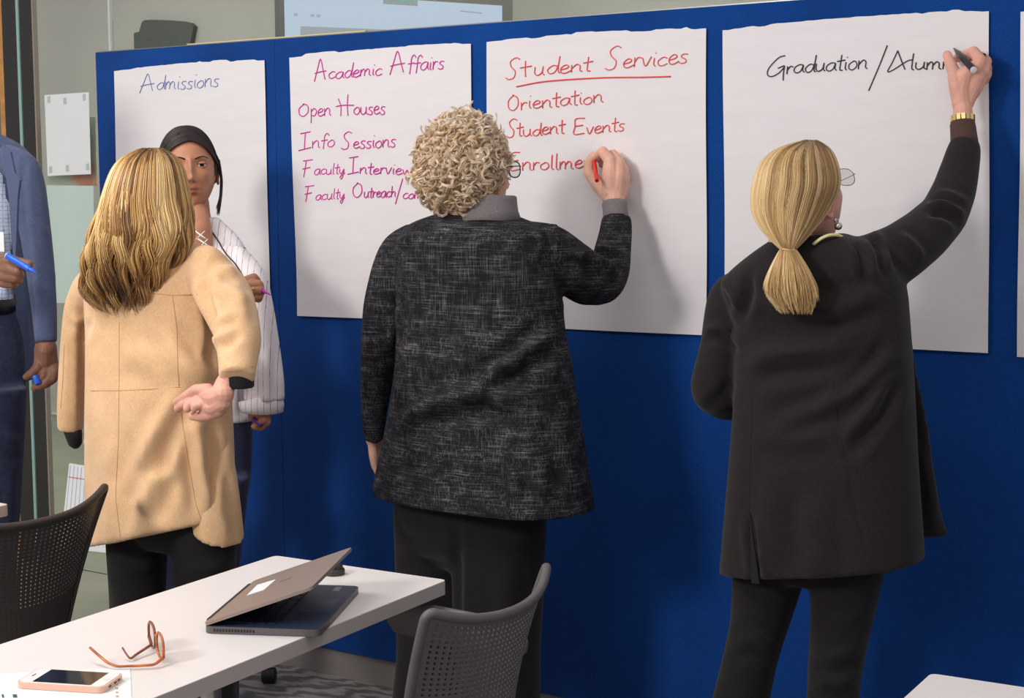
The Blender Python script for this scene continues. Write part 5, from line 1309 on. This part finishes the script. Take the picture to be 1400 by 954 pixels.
M_dkh = hair_mat('near_black_hair', [(0,(16,12,12)),(.5,(34,25,25)),(1,(66,48,44))], .5); M_dkb = plain('near_black_under', (24,18,18), .6)
def keep3(V): 
    x, y, z = V.T; return ~((y > .05) & (z < .68-.45*np.abs(x)**1.6) & (np.abs(x) < .86)) & ~((y > -.25) & (z < -.15)) & (z > -.75)
scalp_cap(None or w3, f3, c3, sc3, M_dkb, keep3, 1.05)
def ends3(sg, al): 
    k = (al-40)/125; return np.array([sg*(.99-.28*k), .06-.85*k, -.14-.34*k])
scalp_hair(w3, f3, c3, sc3, 2600, 20, M_dkh, M_dkb, ends3, lift=1.085, front=40, back=165)
# front locks hanging beside her jaw
N = 420; S = 22; P = np.zeros((N, S, 3)); u = np.linspace(0, 1, S)
for k in range(N):
    sg = -1 if k % 3 else 1; r1, r2, r3 = RNG.uniform(-1,1,3)
    key = np.array([[sg*.020,.062,.100],[sg*.062,.050,.066],[sg*(.083+.002*r1),.024+.006*r2,.02],[sg*(.087+.003*r1),.014+.008*r2,-.03],[sg*(.082+.003*r1),.018+.009*r2,-.075],[sg*(.071+.004*r1),.026+.009*r2,-.112+.014*r3]])
    q = smoothpath(key, S); P[k] = c3+(q*1.02*sc3)@f3.T
strands(P, .0008*np.clip((1-u)*5+.2, 0, 1)[None], np.repeat(RNG.uniform(.2,.9,(N,1)), S, 1), 'hair_lock', M_dkh, w3)
MB().ball(c3+f3@np.array([-.070,.016,-.066]), .0042, seg=12).build('earring', M_silver, w3)
rc = at(347,395.5,-.688); rr_ = 7.4*depth(rc)/F_PX
MB().tube([at(346,390,-.690), at(345.5,395,-.695), at(347,401,-.692)], .0014, 8).build('ring', M_silver, w3); MB().ball(at(346,395,-.697), .0026, seg=10).build('ring_stone', M_silver, w3)
M_purp = plain('purple_plastic', (150,54,200), .3); M_purpt = plain('magenta_tip', (200,50,170), .4)
marker(at(371,403.5,-.69), at(322,378,-.655), .0058, M_purp, 'purple marker in the raised hand of the woman facing the room', M_purpt)
ca = at(352,577,-.50); cap = empty('cap', ca, 'small dark purple marker cap in her lowered hand', 'cap')
MB().tube([ca+[-.012,-.004,.010], ca+[-.011,-.004,.009], ca+[.012,.002,-.008], ca+[.013,.002,-.009]], [.005,.0062,.0058,.004], 14).build('shell', plain('dark_purple', (84,30,130), .3), cap, auto=40)

# ================================================================ man in the blue-grey suit at the left edge
mn = empty('person', fz(at(-60,600,-.75), 0), 'man in a blue-grey suit cut off by the left edge, holding a blue marker', 'person')
am = math.radians(22); lk = -Fh*math.cos(am)+Rh*math.sin(am)*-.2; fm = frame_from(lk); cm = at(-72,98,-.78)
body = MB(); add_head(body, fm, cm, 1.04, 5)
hb = MB()
hand_chains(hb, [[(-75,386,-.97,14),(-45,385,-.98,15),(-25,378,-1.0,15)],[(-28,372,-1.0,15),(-8,366,-1.01,14),(0,362,-1.01,11)],[(-26,384,-1.0,14),(-6,380,-1.01,12),(2,378,-1.01,9)],
 [(-6,362,-1.01,10),(12,360,-1.02,8.6),(28,359,-1.02,7.4),(40,361,-1.015,6.2)],
 [(-4,366,-1.01,9),(12,369,-1.03,8.2),(24,372,-1.03,7),(28,376,-1.02,6)],
 [(-4,374,-1.01,9),(10,378,-1.03,8),(22,380,-1.03,6.8),(26,383,-1.02,6)],
 [(-4,383,-1.005,8.5),(8,387,-1.02,7.2),(17,388,-1.02,6.2),(20,389,-1.01,5.5)],
 [(-14,356,-1.0,9),(2,354,-1.005,8),(14,354,-1.0,7),(22,356,-.99,6)]])
body.merge(remesh(hb, .0023, 2))
hb = MB()
hand_chains(hb, [[(63,458,-.795,10),(63,475,-.80,12.5)],[(64,474,-.80,13.5),(66,494,-.80,13),(68,503,-.80,9.5)],[(59,476,-.80,12),(57,494,-.81,10.5)],[(62,480,-.81,12),(62,496,-.81,11)],
 [(68,500,-.80,8.5),(70,514,-.81,7.6),(62,524,-.825,6.8),(54,528,-.835,5.6)],[(70,498,-.795,8.5),(75,508,-.80,7.4),(72,518,-.81,6.6),(64,524,-.82,5.8)],[(72,495,-.79,8),(77,504,-.79,6.8),(75,513,-.80,6)],
 [(62,502,-.81,8),(60,514,-.825,7),(52,524,-.835,6),(47,531,-.84,5)],
 [(56,492,-.815,9),(52,503,-.83,7.6),(44,510,-.84,6.4),(36,515,-.845,5)]])
body.merge(remesh(hb, .0021, 2))
hipm = at(-60,440,-.75)
inner_body(body, [(np.array([cm+[0,.0,-.09], at(-72,180,-.76), at(-65,245,-.75), at(-60,380,-.75), hipm]), np.array([.055,.055,.07,.07,.08]))],
 [chain_pts([(28,235,-.75,20),(54,330,-.78,16),(63,460,-.80,11)]), chain_pts([(-85,235,-.75,20),(-105,340,-.84,16),(-40,384,-.98,11)]),
 (np.array([hipm+[-.09,0,0], fz(hipm+[-.1,0,0],.48), fz(hipm+[-.1,0,0],.08)]), np.array([.095,.055,.04])), (np.array([hipm+[.09,0,0], fz(hipm+[.1,0,0],.48), fz(hipm+[.1,0,0],.08)]), np.array([.095,.055,.04]))])
pass; eyes(mn, fm, cm, SK_dark, M_brow, 1.04)
scalp_cap(mn, fm, cm, 1.04, M_dkb, lambda V: ~((V[:,1] > .1) & (V[:,2] < .62)) & ~((V[:,1] > -.3) & (V[:,2] < .0)) & (V[:,2] > -.5), 1.04)
shirt = loft([(-112,-34,176,-.77,.8),(-130,-10,196,-.765,.6),(-150,14,225,-.76,.55),(-152,26,280,-.76,.55),(-150,26,360,-.76,.58),(-146,24,410,-.76,.6),(-144,22,428,-.76,.6)], phi3, 48, 2.3)
shr_ = remesh(shirt, .007, 4); bsh = bvh_of(shr_)
crease(shr_, [([(5,330),(10,370),(6,410)], 5, 4), ([(-5,380),(5,395),(18,405)], 5, -4)]).build('shirt', M_shirt, mn)
sh = loft([(-148,27,408,-.76,.62),(-146,26,428,-.76,.62)], phi3, 48, 2.3); sh.build('belt', plain('black_belt', (20,18,20), .35), mn)
# jacket: body shell with an open front plus sleeves
jb = loft([(-118,-18,176,-.75,.62),(-150,18,188,-.745,.58,4),(-178,42,204,-.74,.55,10),(-184,46,240,-.74,.55),(-180,44,300,-.74,.57),(-176,42,380,-.74,.6),(-178,44,450,-.74,.62),(-180,46,500,-.74,.62),(-180,47,520,-.74,.62)], phi3, 64, 2.3)
sb = MB()
sleeve(sb, [(6,216,-.75,20),(18,222,-.75,22),(32,230,-.75,24),(40,262,-.755,23),(48,310,-.765,21),(55,365,-.78,19.5),(60,420,-.79,17.5),(63,468,-.80,15)])
sleeve(sb, [(-146,216,-.75,20),(-160,224,-.75,22),(-176,234,-.75,24),(-186,290,-.78,22),(-180,350,-.84,21),(-130,378,-.92,19),(-80,385,-.965,17),(-52,384,-.985,16)])
jk = remesh(jb, .0068, 5)
Vb, Fb, Mb_, Ab = jk.data(); X, Y = project(Vb); Nb = vnormals(Vb, Fb); facing = ((CAM-Vb)*Nb).sum(1) > 0
edge = np.interp(Y, [190,240,300,380,450,500,540,560], [-6,6,13,19,26,32,40,48]); edgel = np.interp(Y, [190,300,450,560], [-128,-140,-150,-180])
cut = facing & (X < edge) & (X > edgel) & (Y > 186)
tor = (np.abs((Vb-at(-65,350,-.74))@nrm(_F*[1,1,0])) < .5)
Fk = [f[~(cut & tor)[f].all(1)] for f in Fb]; jk.F = Fk; jk.M = [np.zeros(len(f), int) for f in Fk]
jk.merge(remesh(sb, .0068, 5))
jk = crease(jk, [([(35,215),(30,250),(34,310),(42,380),(46,470)], 4, -6), ([(40,300),(52,310),(66,322)], 6, 3), ([(46,370),(58,380),(70,392)], 6, -3), ([(22,240),(30,236),(36,242)], 3, 2)], [(.8, 9, 11, .5)])
jk.build('suit_jacket', M_suit, mn)
# lapel
lp_ = [(2,196),(14,208),(20,236),(27,246),(24,270),(22,330),(20,372),(16,330),(12,270),(6,230)]
bm_ = bvh_of(jk)
def lap(px, Y0, nm): MB().prism([at(x, y, Y0) for x, y in px], (0,.006,0)).build(nm, M_suit, mn, smooth=False)
lap(lp_, -.90, 'lapel')
legs_garment([[(-146,26,418,-.76,.6),(-150,32,450,-.76,.62),(-152,36,500,-.76,.62),(-150,35,540,-.76,.58),(-115,0,590,-.76,.4)],
 leg_rows([(-58,35,530,-.76,1.0),(-56,32,600,-.76,1.0),(-54,27,690,-.76,1.0),(-50,22,760,-.76,1.0)], foot(-15,-.76), .075,.085),
 leg_rows([(-150,-60,530,-.76,1.0),(-148,-60,600,-.76,1.0),(-144,-64,690,-.76,1.0)], foot(-105,-.76), .075,.085)], .009, 'trousers', M_navytr, mn, [([(5,590),(15,600),(28,606)], 6, 4), ([(8,620),(18,628),(28,626)], 6, -4), ([(14,640),(14,700),(10,760)], 7, 3)], None, phi3)
shoe(mn, (foot(-15,-.76)[0],-.80), math.pi-.4, M_shoe, .28); shoe(mn, (foot(-105,-.76)[0],-.80), math.pi+.2, M_shoe, .28)
finish(body, SK_dark, mn)
bs_ = at(-4,331,-.90); bq = on_surface(bsh, [(-4,331)], .003); bs_ = bq[0] if len(bq) else bs_
Rm = nrm(_R*[1,1,0])
MB().prism([bs_-Rm*.022+UP*.028, bs_+Rm*.018+UP*.028, bs_+Rm*.018-UP*.026, bs_-Rm*.022-UP*.026], nrm(_F*[1,1,0])*.001).build('name_badge', M_paperwhite, mn, smooth=False)
M_bluep = plain('blue_marker_plastic', (18,92,214), .3); M_wht2 = plain('white_end', (220,228,236), .4)
marker(at(49.5,373,-1.02), at(9.5,349.5,-1.04), .0078, M_bluep, 'blue marker in the raised hand of the man in the suit', M_bluep, M_wht2)
ca = at(50,519,-.845); cap = empty('cap', ca, 'bright blue marker cap held in the lowered hand of the man', 'cap')
MB().tube([ca+[-.006,0,.010], ca+[-.0055,0,.009], ca+[.006,0,-.010], ca+[.0065,0,-.011]], [.006,.0085,.0085,.0075], 16).build('shell', M_bluep, cap, auto=40)

for o in COL.objects:
    if o.parent is None and 'label' in o:
        b = o.name.split('.')[0]
        g = {'flipchart_sheet': 'flip chart sheets on the blue board', 'training_table': 'white training tables', 'task_chair': 'mesh-back task chairs', 'marker': 'felt-tip markers in hands', 'cap': 'marker caps in hands', 'person': 'people at the board'}.get(b)
        if g: o['group'] = g
